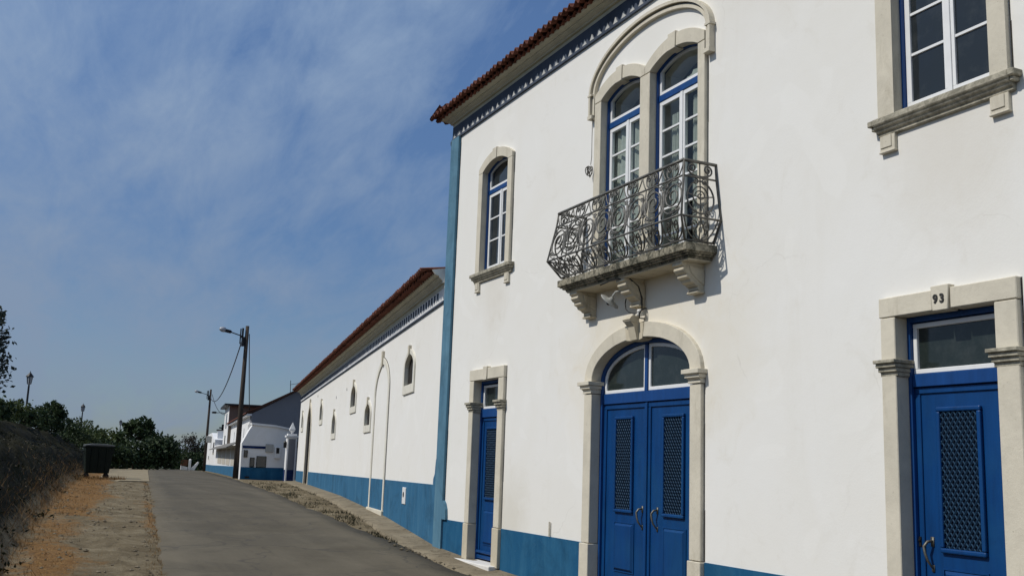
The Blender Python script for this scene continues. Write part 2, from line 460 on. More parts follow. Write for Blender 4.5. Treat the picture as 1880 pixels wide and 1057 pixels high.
def vn(x, y):
    xi, yi = math.floor(x), math.floor(y); fx, fy = sm(x-xi), sm(y-yi)
    a = _tab[xi % 64, yi % 64]; b = _tab[(xi+1) % 64, yi % 64]; c = _tab[xi % 64, (yi+1) % 64]; d = _tab[(xi+1) % 64, (yi+1) % 64]
    return (a*(1-fx)+b*fx)*(1-fy) + (c*(1-fx)+d*fx)*fy
def fbm(x, y, o=4):
    s = 0; a = .5
    for i in range(o):
        s += a*vn(x, y); x *= 2.07; y *= 2.07; a *= .5
    return s
def bank_top_z(x): return .92 if x > -80 else .92 - sm((-80-x)/30)*1.9
def terrain(x, y):
    g = G(x)
    l, r = road_l(x), road_r(x)
    z = g
    on = 0.0
    if l-.12 < y < r+.12:
        z = g - .05
    else:
        d = (l-.12-y) if y < l else (y-r-.12)
        if -130 < x < 25 and (y > foot(x)-.3):
            z = g - .035 + min(1, d/.35)*(fbm(x*3.1, y*3.1)-.47)*(.10 if y < l else .055)
            if y < l: z += .015*sm(d/.8)
    if y > wall_y(x) - .62 and -45 < x < 15: z = min(z, g - .06)
    f, t = foot(x), btop(x)
    bank = 0.0
    if y < f and -140 < x < 40:
        w = max(.5, f-t); u = (f-y)/w
        tz = bank_top_z(x)
        if x > -3: tz = .92
        k = sm((x+140)/25)
        prof = u*.86 if u < .6 else .516 + .484*sm((u-.6)/1.25 + .0)*1.0 if u < 1.85 else 1.0
        prof = min(1, prof)
        n = (fbm(x*1.1+9, y*1.6) - .47)*.60*min(1, u*1.5) + (fbm(x*4, y*4)-.47)*.16*min(1, u*3)
        z = g + max(0, tz-g)*prof*k + n*k
        bank = sm(u*4.5)
    elif y < f:
        bank = 1
    return z, bank
xs = sorted(set([60,40,25,18] + list(np.arange(12, -6, -1.0)) + list(np.arange(-6, -34, -.2)) + list(np.arange(-34, -60, -.4)) +
        list(np.arange(-60, -140, -2.0)) + [-150,-165,-180,-220,-280,-340,-400,-520,-700,-900,-1300,-1800,-2500]))
ys = sorted(set([-900,-500,-300,-180,-110,-70,-45,-30,-20,-14,-10,-8,-7,-6.2,-5.5,-5,-4.5] + list(np.arange(-4.2, 9.0, .13)) +
        list(np.arange(9, 17, .5)) + [18,20,23,27,32,38,46,60,80,120,200,320,520,900]))
gm = MB(); bk = []; dr = []
nx, ny = len(xs), len(ys)
for x in xs:
    for y in ys:
        z, b = terrain(x, y)
        gm.v.append((x, y, z)); bk.append(b)
        f = foot(x); l = road_l(x)
        dd = 0.0
        if -60 < x < 5:
            if f-.4 < y < l:
                u = (y-f)/max(.3, l-f)
                # orange grass at the bank foot, round the bin and along the asphalt edge
                dd = .92*math.exp(-((u-.20)/.28)**2) + .62*math.exp(-((u-1.0)/.10)**2)
                if -42 < x < -20: dd += .55*math.exp(-((u-.34)/.24)**2)*sm((x+42)/6)*sm((-x-19)/5)
                if x > -15: dd += .20*sm((x+15)/3)
            elif y > road_r(x) and x > -32:
                dd = .15
        if f-.4 < y < l and -60 < x < 5: dd = max(0, dd + 1.5*(fbm(x*.42+2, y*1.25+7)-.49) + .5*(fbm(x*1.6+9, y*2.4+3)-.47))
        dr.append(min(1, dd))
for i in range(nx-1):
    for j in range(ny-1):
        gm.f.append((i*ny+j, (i+1)*ny+j, (i+1)*ny+j+1, i*ny+j+1))
g_o = tag(gm.build('ground', M['ground'], smooth=True), kind='structure')
for nm, dat in (('bank', bk), ('dry', dr)):
    a = g_o.data.attributes.new(nm, 'FLOAT', 'POINT'); a.data.foreach_set('value', dat)

# road: a thin slab with ragged edges
rm = MB(); rxs = [x for x in np.arange(10, -60, -.25)] + list(np.arange(-60, -262, -2.0)); K = 9
for x in rxs:
    l = road_l(x) + (fbm(x*2.3, 3.3)-.47)*.22 + (fbm(x*9, 8.1, 2)-.37)*.08
    r = road_r(x) + (fbm(x*1.9, 13.3)-.47)*.26 + (fbm(x*8, 18.1, 2)-.37)*.08
    g = G(x)
    row = [(x, l-.02, g-.08)] + [(x, l+(r-l)*k/(K-1), g - .012 + .03*math.sin(PI*k/(K-1))) for k in range(K)] + [(x, r+.02, g-.08)]
    rm.v.extend(row)
W = K+2
for i in range(len(rxs)-1):
    for j in range(W-1):
        rm.f.append((i*W+j, i*W+j+1, (i+1)*W+j+1, (i+1)*W+j))
tag(rm.build('road', M['asphalt'], smooth=True), kind='structure')

# pale concrete apron left of the asphalt, beyond the container
am = MB(); axs = list(np.arange(-37.5, -86, -.5))
for x in axs:
    a_ = foot(x) + (1.15 if x > -42 else .5) + (fbm(x*1.7, 31.0)-.47)*.5; b_ = road_l(x) + .03
    am.v.extend([(x, a_ + (b_-a_)*k/4, G(x) + (.012 if 0 < k else -.06) - .004) for k in range(5)])
for i in range(len(axs)-1):
    for j in range(4): am.f.append((i*5+j, i*5+j+1, (i+1)*5+j+1, (i+1)*5+j))
for j in range(4): am.f.append((j+1, j, len(am.v)+j, len(am.v)+j+1))
am.v.extend([(axs[0], am.v[k][1], G(axs[0])-.12) for k in range(5)])
M['apron'] = simple('pale_concrete_apron', (.27,.225,.15), .95, 0, .3, 1.2, .3, .01, .1)
tag(am.build('path', M['apron'], smooth=False), kind='structure')

# concrete strip along the house fronts
pv = MB()
stations = [(x, 6.0, 0.0, -1.0) for x in np.arange(10, P0[0], -.3)] + \
    [(P0[0]-s*math.cos(TH), P0[1]+s*math.sin(TH), -math.sin(TH), -math.cos(TH)) for s in np.arange(.15, 30.2, .3)]
for i, (x, y, nxx, nyy) in enumerate(stations):
    g = G(x); w = .50 + (fbm(i*.5, 2.2)-.47)*.12
    e = (fbm(i*.9, 7.7)-.47)*.02
    for d, h in ((-.05, .012), (.02, .012), (.10, -.004), (.22, -.012+e), (w-.03, -.018+e), (w, -.035+e), (w+.01, -.12)):
        pv.v.append((x+nxx*d, y+nyy*d, g+h))
for i in range(len(stations)-1):
    for j in range(6):
        pv.f.append((i*7+j, (i+1)*7+j, (i+1)*7+j+1, i*7+j+1))
tag(pv.build('pavement', M['pave'], smooth=True), kind='structure')

# far low hills that close the horizon beyond the crest
hm = MB(); hn = 80
for i in range(hn+1):
    y = -900 + 1900*i/hn
    h = -2 + 9*fbm(i*.21, 4.4) + 3*math.sin(i*.3)
    hm.v.extend([(-1500, y, -60), (-1500-60, y, h-8), (-1650, y, h), (-2100, y, -60)])
for i in range(hn):
    for j in range(3): hm.f.append((i*4+j, (i+1)*4+j, (i+1)*4+j+1, i*4+j+1))
M['hill'] = simple('hazy_hill_cover', (.075,.095,.085), .95, 0, .3, .02, 0)
tag(hm.build('hills', M['hill'], smooth=True), kind='structure')

# ------------------------------------------------------------------ facade builders (local frame: x along, y into the wall, z up)
def ell(x0, x1, zs, rise, n=20):
    c, a = (x0+x1)/2, (x1-x0)/2
    return [(c - a*math.cos(PI*i/n), zs + rise*math.sin(PI*i/n)) for i in range(n+1)]
def seg(x0, x1, zs, rise, n=14):
    c, a = (x0+x1)/2, (x1-x0)/2
    R = (a*a + rise*rise)/(2*rise); cz = zs + rise - R; q = math.asin(min(1, a/R))
    return [(c + R*math.sin(-q + 2*q*i/n), cz + R*math.cos(-q + 2*q*i/n)) for i in range(n+1)]
def ogive(x0, x1, zs, h, n=8):
    c, a = (x0+x1)/2, (x1-x0)/2; R = 1.5*a; H = math.sqrt(R*R-(R-a)**2)
    L = []
    for i in range(n+1):
        q = math.acos((R-a)/R)*i/n
        L.append((-(R*math.cos(q)-(R-a)), R*math.sin(q)*h/H))
    return [(c+p[0], zs+p[1]) for p in L] + [(c-p[0], zs+p[1]) for p in reversed(L[:-1])]
def opening(x0, x1, zb, arc): return [(x0, zb)] + arc + [(x1, zb)]

def corrugated(mb, path, pitch, r, th, back, rise):
    """one course of barrel tiles: path = list of (p, out-dir) start/end ; profile waves up/down"""
    (a, b, out, inn) = path
    a, b = Vector(a), Vector(b); d = (b-a); L = d.length; d.normalize(); n = max(1, int(round(L/pitch)))
    prof = []
    for i in range(n):
        for k in range(8):
            t = k/8
            if t < .5: h = r*math.sin(PI*t/.5)
            else: h = -r*.75*math.sin(PI*(t-.5)/.5)
            jit = 0
            prof.append((i*L/n + t*L/n, h))
    prof.append((L, 0))
    m = len(prof); out = Vector(out)
    base = len(mb.v); vs = []
    jits = [random.uniform(-.012, .012) for _ in range(n+2)]
    for (u, h) in prof:
        j = jits[int(u/(L/n)+.25)]
        p = a + d*u + out*j
        up = Vector((0, 0, 1))
        f = p + up*h; q = p - out*back + up*(h + rise)
        vs += [f, q, f - up*th, q - up*th]
    fs = []
    for i in range(m-1):
        o, o2 = i*4, i*4+4
        fs += [(o, o2, o2+1, o+1), (o+2, o+3, o2+3, o2+2), (o, o+2, o2+2, o2), (o+1, o2+1, o2+3, o+3)]
    mb.add(vs, fs)

def eave(parent, xl, xr, y0, zb, depth, left_return=True, right_end=None, scale=1.0, tooth=.19, ch=.15, et=.335, pitch=.19*.76, slope=.25, wide_teeth=False):
    """frieze with white teeth, cornice mould, double tile course and roof, along y=y0 from xl to xr; zb = bottom line of frieze"""
    S = scale
    fz0, fz1 = zb, zb + .235*S
    f = MB(); f.box(xl-(.02 if left_return else 0), xr, y0-.022, y0, fz0+.03*S, fz1)
    if left_return: f.box(xl-.02, xl, y0, y0+depth, fz0+.03*S, fz1)
    fr = f.build('frieze', M['white_far'] if wide_teeth else M['band'], parent)
    e = MB(); e.box(xl-(.03 if left_return else 0), xr, y0-.032, y0, fz0, fz0+.03*S)
    if left_return:
        e.box(xl-.03, xl, y0, y0+depth, fz0, fz0+.03*S)
        e.lathe([(.005,-.13),(.03,-.09),(.035,-.04),(.02,0)], (xl-.02, y0-.02, fz0+.02), 10)
    e.build('frieze_line', M['band'], fr)
    t = MB(); n = int((xr-xl-.1)/tooth); hh = .080*S
    for i in range(n):
        cx = xl + .09 + i*tooth
        if wide_teeth:
            t.prism([(cx-.035, fz0+.10), (cx+.035, fz0+.10), (cx+.05, fz1-.02), (cx-.05, fz1-.02)], y0-.034, y0-.02); continue
        t.prism([(cx-.052*S, fz0+.03*S), (cx+.052*S, fz0+.03*S), (cx+.03*S, fz0+.03*S+hh*.35), (cx, fz0+.03*S+hh), (cx-.03*S, fz0+.03*S+hh*.35)], y0-.034, y0-.02)
    t.build('frieze_teeth', M['band'] if wide_teeth else M['teeth'], fr)
    # cornice profile: (out, z)
    c0 = fz1
    q_ = ch/.12
    pr = [(0, c0), (.018, c0), (.022, c0+.040*q_), (.055, c0+.042*q_), (.058, c0+.058*q_), (.075, c0+.064*q_), (.10, c0+.078*q_), (.12, c0+.084*q_), (.124, c0+.096*q_), (.16, c0+.100*q_), (.19, c0+.108*q_), (.20, c0+.12*q_), (0, c0+.12*q_)]
    c = MB()
    rings = []
    if left_return:
        rings.append([(xl-o, y0+depth, z) for o, z in pr]); rings.append([(xl-o, y0-o, z) for o, z in pr])
    else:
        rings.append([(xl, y0-o, z) for o, z in pr])
    rings.append([(xr, y0-o, z) for o, z in pr])
    k = len(pr); vs = [p for r in rings for p in r]; fs = []
    for a in range(len(rings)-1):
        for i in range(k-1):
            fs.append((a*k+i, (a+1)*k+i, (a+1)*k+i+1, a*k+i+1))
    fs.append(tuple(range(k))); fs.append(tuple(reversed(range((len(rings)-1)*k, len(rings)*k))))
    c.add(vs, fs); co = c.build('cornice', M['cornice'], parent)
    if right_end:      # plain closing block at the end of the eave
        q = MB(); pr2 = [(0, c0)] + [(-o-.004, z) for o, z in pr[1:-2]] + [(-.24, c0+ch+.04), (0.20, c0+ch+.12)]
        q.xprism([(a, b) for a, b in pr2], xr, xr+.05, y0); q.build('end_block', M['white'], co)
    zt = c0 + ch
    tl = MB()
    for (o, zz, r) in ((et-.085, zt+.008, .032), (et, zt+.050, .038)):
        corrugated(tl, ((xl-(o if left_return else 0), y0-o, zz), (xr, y0-o, zz), (0,-1,0), None), pitch, r, .015, .45, .45*slope)
        if left_return:
            corrugated(tl, ((xl-o, y0+depth, zz), (xl-o, y0-o, zz), (-1,0,0), None), pitch, r, .015, .45, .45*slope)
    # roof planes
    rf = MB(); zr = zt + .06; o = et-.06; rd = depth/2; rh = rd*slope
    L0 = xl-(o if left_return else 0)
    if left_return:
        vs = [(L0, y0-o, zr), (xr, y0-o, zr), (xr, y0+rd, zr+rh), (xl+rd, y0+rd, zr+rh), (L0, y0+depth, zr), (xr, y0+depth, zr)]
        rf.add(vs, [(0,1,2,3), (0,3,4), (4,3,2,5), (0,4,5,1), (1,5,2)])
    else:
        vs = [(L0, y0-o, zr), (xr, y0-o, zr), (xr, y0+rd, zr+rh), (L0, y0+rd, zr+rh), (L0, y0+depth, zr), (xr, y0+depth, zr)]
        rf.add(vs, [(0,1,2,3), (3,2,5,4), (0,4,5,1), (0,3,4), (1,5,2)])
    ro = rf.build('roof', M['tile'], parent)
    tl.build('eave_tiles', M['tile'], ro)
    return ro

# ================================================================== HOUSE A : tall white house
house = thing('town_house', 'tall white two-storey house with blue doors, stone trim and an iron balcony', 'house')
YW = 6.0
LD = (-13.88, -13.01); MD = (-10.39, -8.43); D9 = (-5.745, -4.85)
LWo = (-13.88, -12.97); BLo = (-10.31, -9.43); BRo = (-9.23, -8.32); RWo = (-5.69, -4.80)
ZB = -2.6
def wide(o, g=.02): return (o[0]-g, o[1]+g)
a_md = ell(MD[0], MD[1], 1.01, .42); a_lw = seg(*LWo, 4.41, .12); a_bl = seg(*BLo, 4.43, .12); a_br = seg(*BRo, 4.43, .12); a_rw = seg(*RWo, 4.41, .12)
def rect(o, zb, zt): return [(o[0], zb), (o[0], zt), (o[1], zt), (o[1], zb)]
holes = [rect(wide(LD), -1.36, 1.24), opening(*wide(MD), -1.53, ell(*wide(MD), 1.01, .44)), rect(wide(D9), -1.64, 1.255),
         opening(*wide(LWo), 2.84, seg(*wide(LWo), 4.42, .13)), opening(*wide(BLo), 2.19, seg(*wide(BLo), 4.44, .13)), opening(*wide(BRo), 2.19, seg(*wide(BRo), 4.44, .13)), opening(*wide(RWo), 2.84, seg(*wide(RWo), 4.42, .13))]
w = MB()
w.prism([(-15.25, ZB), (3, ZB), (3, 5.75), (-15.25, 5.75)], YW, YW+.42, holes)
w.box(-15.25, -14.83, YW+.42, YW+9.5, ZB, 5.75); w.box(2.58, 3, YW+.42, YW+9.5, ZB, 5.75); w.box(-14.83, 2.58, YW+9.1, YW+9.5, ZB, 5.75)
w.build('wall', M['white'], house)
fl = MB(); fl.box(-14.83, 2.58, YW+.42, YW+9.1, 1.9, 2.15); fl.box(-14.83, 2.58, YW+2.6, YW+2.7, ZB, 5.75)
fl.build('inner_floor', M['dark'], house)
for a, b in ((-14.93, -14.045), (-12.825, -10.585), (-8.225, -5.915), (-4.645, 3)):
    pl = MB(); pl.prism([(a, ZB), (b, ZB), (b, -.835), (a, -.835)], YW-.012, YW); pl.build('plinth', M['plinth'], house)
cs = MB()
cs.prism([(-15.262, ZB), (-14.93, ZB), (-14.93, -.835), (-14.78, -.835), (-14.785, -.76), (-14.80, -.68), (-14.85, -.60), (-14.91, -.555), (-14.93, -.555), (-14.93, 5.305), (-15.262, 5.305)], YW-.045, YW)
cs.box(-15.262, -15.25, YW, YW+.5, ZB, 5.305)
cs.build('corner_strip', M['strip'], house)
eave(house, -15.25, 3, YW, 5.30, 9.5)

vp = MB(); vp.tube([(-11.40, YW-.02, -.83), (-11.40, YW-.02, -.655)], .012, 8); vp.build('vent_pipe', M['stone'], house)

def surround_rect(parent, xo0, x0, x1, xo1, zb, zl, zt, key, cap, y0=YW):
    """jambs, lintel with key, capitals, base blocks"""
    r = MB()
    r.box(xo0, x0, y0-.05, y0+.10, -.83, zl-.003); r.box(x1, xo1, y0-.05, y0+.10, -.83, zl-.003)
    r.box(xo0-.012, key[0]-.0, y0-.052, y0+.10, zl+.002, zt); r.box(key[1], xo1+.006, y0-.052, y0+.10, zl+.002, zt)
    o = r.build('stone_surround', M['stone'], parent, bevel=.006)
    for (xa, xb) in ((xo0-.018, x0+.012), (x1-.014, xo1+.018)):
        b = MB(); b.box(xa, xb, y0-.060, y0+.10, zb, -.836); b.build('base_block', M['stone_worn'], parent, bevel=.006)
    k = MB(); k.prism([(key[0]+.015, zl-.005), (key[1]-.015, zl-.005), (key[1], zt+.025), (key[0], zt+.025)], y0-.064, y0+.05)
    k.build('keystone', M['stone'], parent, bevel=.004)
    return o
def capital(parent, x0, x1, zt, zb, y0=YW, steps=4, e=.11, back=.12):
    c = MB(); h = (zt-zb)/steps
    for i in range(steps):
        o = e*(1 - i/steps*.72); s_ = .03*(1 - i/steps)
        c.box(x0-s_, x1+s_, y0-o, y0+back, zt-(i+1)*h+.006, zt-i*h)
        c.box(x0-s_*.5, x1+s_*.5, y0-o+.014, y0+back-.002, zt-(i+1)*h, zt-(i+1)*h+.006)
    return c.build('capital', M['sill'], parent, bevel=.003)
def lattice(parent, x0, x1, z0, z1, y, name='grille'):
    """raised moulding round a diagonal metal lattice over a dark backing"""
    t = .035
    f = MB()
    for (a, b, c, d) in ((x0, x1, z1-t, z1), (x0, x1, z0, z0+t), (x0, x0+t, z0+t, z1-t), (x1-t, x1, z0+t, z1-t)):
        f.box(a, b, y-.030, y, c, d)
    fo = f.build('grille_frame', M['door'], parent, bevel=.010, seg=2)
    g = MB(); X0, X1, Z0, Z1 = x0+t, x1-t, z0+t, z1-t; W_, H_ = X1-X0, Z1-Z0; p = .044; sl = 1.45
    for sgn in (1, -1):
        c = -W_*sl
        while c < H_ + W_*sl:
            # line z = c + sgn*sl*x
            pts = []
            xa, xb = 0, W_
            def zz(x): return c + (sl*x if sgn > 0 else sl*(W_-x))
            za, zb_ = zz(xa), zz(xb)
            lo, hi = max(0, min(za, zb_)), min(H_, max(za, zb_))
            if hi - lo > .01:
                def xx(z): return ((z-c)/sl) if sgn > 0 else (W_-(z-c)/sl)
                g.tube([(X0+xx(lo), y-.014-(.004 if sgn > 0 else 0), Z0+lo), (X0+xx(hi), y-.014-(.004 if sgn > 0 else 0), Z0+hi)], .0058, 4)
            c += p*sl
    gl = g.build(name, M['lattice'], parent)
    bk_ = MB(); bk_.box(X0, X1, y-.006, y-.002, Z0, Z1); bk_.build('grille_backing', M['backing'], parent)
def raised_panel(parent, x0, x1, z0, z1, y):
    p = MB()
    vs = [(x0,y,z0),(x1,y,z0),(x1,y,z1),(x0,y,z1)]
    i = .028; vs += [(x0+i,y-.026,z0+i),(x1-i,y-.026,z0+i),(x1-i,y-.026,z1-i),(x0+i,y-.026,z1-i)]
    p.add(vs, [(0,1,5,4),(1,2,6,5),(2,3,7,6),(3,0,4,7),(4,5,6,7)])
    t = .012
    for (a, b, c, d) in ((x0-t, x1+t, z1, z1+t), (x0-t, x1+t, z0-t, z0), (x0-t, x0, z0, z1), (x1, x1+t, z0, z1)): p.box(a, b, y-.010, y, c, d)
    return p.build('door_panel', M['door'], parent)
def handle(parent, x, z, y, side=1):
    h = MB()
    h.box(x-.014, x+.014, y-.008, y, z-.02, z+.05); h.box(x-.011, x+.011, y-.008, y, z-.20, z-.15)
    h.tube([(x, y-.005, z+.02), (x-.01*side, y-.045, z+.015), (x-.032*side, y-.060, z-.02), (x-.020*side, y-.062, z-.07), (x-.004*side, y-.055, z-.12), (x, y-.02, z-.165), (x, y-.004, z-.175)],
           [.009,.011,.012,.011,.010,.008,.007], 8)
    return h.build('handle', M['handle'], parent, smooth=True)
def frame_rect(mb, x0, x1, z0, z1, t, y0, y1):
    mb.box(x0, x1, y0, y1, z1-t, z1); mb.box(x0, x1, y0, y1, z0, z0+t)
    mb.box(x0, x0+t, y0, y1, z0+t, z1-t); mb.box(x1-t, x1, y0, y1, z0+t, z1-t)

def single_door(x0, x1, zb, zl, tz, bar, gz, gx, px, handle_side, tlabel):
    """one leaf under a rectangular transom. tz = white transom frame z range"""
    d = part('door', house)
    if tlabel: d['label'] = tlabel
    f = MB(); y = YW+.085
    f.box(x0, x0+.03, y-.01, y+.10, zb, zl); f.box(x1-.03, x1, y-.01, y+.10, zb, zl); f.box(x0+.03, x1-.03, y-.01, y+.10, zl-.04, zl)
    f.box(x0+.03, x1-.03, y, y+.09, bar, tz[0]-.002)
    f.build('door_frame', M['frame'], d, bevel=.004)
    t = MB(); frame_rect(t, x0+.032, x1-.032, tz[0], tz[1], .036, y+.02, y+.07); t.build('transom_frame', M['sash'], d, bevel=.004)
    g = MB(); g.box(x0+.06, x1-.06, y+.045, y+.052, tz[0]+.03, tz[1]-.03); g.build('pane', M['pane_green'], d)
    l = MB(); ly = y+.035
    l.box(x0+.032, x1-.032, ly, ly+.05, zb+.02, bar-.004)
    frame_rect(l, x0+.034, x1-.034, zb+.022, bar-.006, .045, ly-.014, ly)
    l.box(x0+.03, x1-.03, ly-.03, ly, zb+.02, zb+.07); l.box(x0+.03, x1-.03, ly-.045, ly, zb+.10, zb+.135)
    l.build('door_leaf', M['door'], d, bevel=.004)
    lattice(d, gx[0], gx[1], gz[0], gz[1], ly)
    raised_panel(d, px[0], px[1], px[2], px[3], ly)
    if handle_side: handle(d, handle_side, -.45, ly)
    return d

# left narrow door
dl = single_door(LD[0], LD[1], -1.33, 1.22, (.815, 1.16), .69, (-.485, .55), (-13.70, -13.22), (-13.68, -13.24, -1.10, -.635), 0, 'narrow blue door beside the corner of the house')
handle(dl, -13.12, -.45, YW+.12, -1)
surround_rect(dl, -14.03, LD[0], LD[1], -12.84, -1.36, 1.22, 1.385, (-13.53, -13.39), None)
capital(dl, -14.03, -13.87, .905, .755); capital(dl, -13.02, -12.84, .905, .755)
st = MB(); st.box(-14.16, -12.86, YW-.16, YW+.22, -1.50, -1.335); st.build('threshold', M['marble'], dl, bevel=.012, seg=2)
# right door, number 93
dr_ = single_door(D9[0], D9[1], -1.62, 1.235, (.80, 1.185), .70, (-.505, .545), (-5.515, -5.12), (-5.50, -5.13, -1.25, -.625), -5.60, 'blue door under the stone lintel with number 93')
surround_rect(dr_, -5.89, D9[0], D9[1], -4.67, -1.68, 1.235, 1.39, (-5.38, -5.215), None)
capital(dr_, -5.89, -5.735, .905, .775); capital(dr_, -4.86, -4.67, .905, .775)
lk = MB(); lk.box(-5.712, -5.692, YW+.098, YW+.106, -.475, -.405); lk.lathe([(.008,0),(.008,.01)], (-5.702, YW+.098, -.43), 8, (0,-1,0)); lk.build('lock_plate', M['black'], dr_)
st = MB(); st.box(-5.98, -4.62, YW-.16, YW+.22, -1.80, -1.625); st.build('threshold', M['marble'], dr_, bevel=.012, seg=2)
cu = bpy.data.curves.new('house_number', 'FONT'); cu.body = '93'; cu.size = .088; cu.extrude = .004; cu.space_character = 1.35; cu.offset = .003
to = bpy.data.objects.new('tmp_text', cu); COL.objects.link(to)
bpy.context.view_layer.update()
me = bpy.data.meshes.new_from_object(to.evaluated_get(bpy.context.evaluated_depsgraph_get()))
bpy.data.objects.remove(to)
no = bpy.data.objects.new('house_number', me); COL.objects.link(no); no.parent = dr_; me.materials.clear(); me.materials.append(M['digit'])
no.rotation_euler = (PI/2, 0, 0); no.location = (-5.355, YW-.066, 1.287)

# main double door
dm = part('door', house); dm['label'] = 'wide blue double door under the arched fanlight'
y = YW+.085
f = MB()
inner = ell(MD[0]+.045, MD[1]-.045, 1.01, .375)
f.prism([(MD[0], -1.52)] + a_md + [(MD[1], -1.52), (MD[1]-.045, -1.52)] + inner[::-1] + [(MD[0]+.045, -1.52)], y-.01, y+.09)
f.box(MD[0]+.045, MD[1]-.045, y, y+.085, .745, .862)
f.box(-9.468, -9.412, y+.004, y+.08, .862, 1.375)
f.build('door_frame', M['frame'], dm, bevel=.004)
wf = MB(); gl = MB()
for (xa, xb) in ((MD[0]+.05, -9.472), (-9.408, MD[1]-.05)):
    arc = [p for p in ell(MD[0]+.05, MD[1]-.05, 1.01, .37, 40) if xa-1e-6 <= p[0] <= xb+1e-6]
    ain = [p for p in ell(MD[0]+.09, MD[1]-.09, 1.01, .33, 40) if xa+.035 <= p[0] <= xb-.035]
    def topz(x, a, h): 
        c = (MD[0]+MD[1])/2; return 1.01 + h*math.sqrt(max(0, 1-((x-c)/a)**2))
    a1 = (MD[1]-MD[0])/2-.05; a2 = a1-.04
    if xa < -9.6: outer = [(xa, .865)] + arc + [(xb, topz(xb, a1, .37)), (xb, .865)]; inn = [(xa+.04, .905)] + ain + [(xb-.035, topz(xb-.035, a2, .33)), (xb-.035, .905)]
    else: outer = [(xa, .865), (xa, topz(xa, a1, .37))] + arc + [(xb, .865)]; inn = [(xa+.035, .905), (xa+.035, topz(xa+.035, a2, .33))] + ain + [(xb-.04, .905)]
    wf.prism(outer, y+.02, y+.065, [inn]); gl.prism([(p[0], p[1]) for p in inn], y+.04, y+.046)
wf.build('fanlight_frame', M['sash'], dm, bevel=.004); gl.build('pane', M['pane_green'], dm)
ly = y+.035
for (xa, xb, gx, px, hx, sd) in ((MD[0]+.047, -9.425, (-10.09, -9.705), (-10.075, -9.69), -9.515, 1), (-9.415, MD[1]-.047, (-9.125, -8.73), (-9.10, -8.715), -9.225, 1)):
    l = MB(); l.box(xa, xb, ly, ly+.05, -1.50, .742); frame_rect(l, xa+.002, xb-.002, -1.498, .740, .055, ly-.016, ly)
    if xa < -10: l.box(xb-.028, xb+.022, ly-.034, ly-.017, -1.5, .735)
    lf = l.build('door_leaf', M['door'], dm, bevel=.005)
    lattice(dm, gx[0], gx[1], -.46, .60, ly); raised_panel(dm, px[0], px[1], -1.09, -.575, ly); handle(dm, hx, -.42, ly, sd)
su = MB(); zs = 1.012
outer = ell(-10.56, -8.245, zs, .585, 28); inn = ell(MD[0], MD[1], zs, .42, 28)
kl, kr = -9.535, -9.34
oL = [p for p in outer if p[0] < kl]; iL = [p for p in inn if p[0] < kl]; oR = [p for p in outer if p[0] > kr]; iR = [p for p in inn if p[0] > kr]
su.prism(oL + iL[::-1], YW-.05, YW+.10); su.prism(oR + iR[::-1], YW-.05, YW+.10)
su.box(-10.56, MD[0], YW-.046, YW+.10, -.83, .865); su.box(MD[1], -8.245, YW-.046, YW+.10, -.83, .865)
su.build('stone_surround', M['stone'], dm, bevel=.006)
ks = MB(); ks.prism([(oL[-1][0]+.002, oL[-1][1]-.004), (iL[-1][0]+.002, 1.415), (-9.50, 1.402), (-9.375, 1.402), (iR[0][0]-.002, 1.415), (oR[0][0]-.002, oR[0][1]-.004)], YW-.053, YW+.10)
ks.xprism([(-.05, 1.405), (-.05, 1.66), (-.13, 1.668), (-.165, 1.64), (-.168, 1.605), (-.14, 1.575), (-.115, 1.55), (-.10, 1.49), (-.078, 1.405)], -9.505, -9.37, YW)
ks.xprism([(-.10, 1.655), (-.16, 1.645), (-.178, 1.622), (-.16, 1.598), (-.11, 1.59)], -9.515, -9.36, YW)
ks.build('keystone', M['stone_worn'], dm, bevel=.008, seg=2)
for (xa, xb) in ((-10.58, MD[0]+.012), (MD[1]-.014, -8.23)):
    bb = MB(); bb.box(xa, xb, YW-.06, YW+.10, -1.65, -.836); bb.build('base_block', M['stone'], dm, bevel=.006)
for (xa, xb) in ((-10.56, MD[0]), (MD[1], -8.245)):
    c = MB(); pr = [(.10, 1.01), (-.115, 1.01), (-.115, .963), (-.095, .955), (-.075, .92), (-.055, .905), (-.055, .895), (-.06, .893), (-.06, .872), (.10, .872)]
    c.xprism(pr, xa-.012, xb+.012, YW); c.box(xa-.05, xb+.05, YW-.118, YW+.098, .965, 1.008); c.box(xa-.03, xb+.03, YW-.09, YW+.096, .925, .962)
    c.build('capital', M['stone'], dm, bevel=.004)
st = MB(); st.box(-10.5, -8.3, YW-.14, YW+.2, -1.75, -1.515); st.build('threshold', M['marble'], dm, bevel=.012)

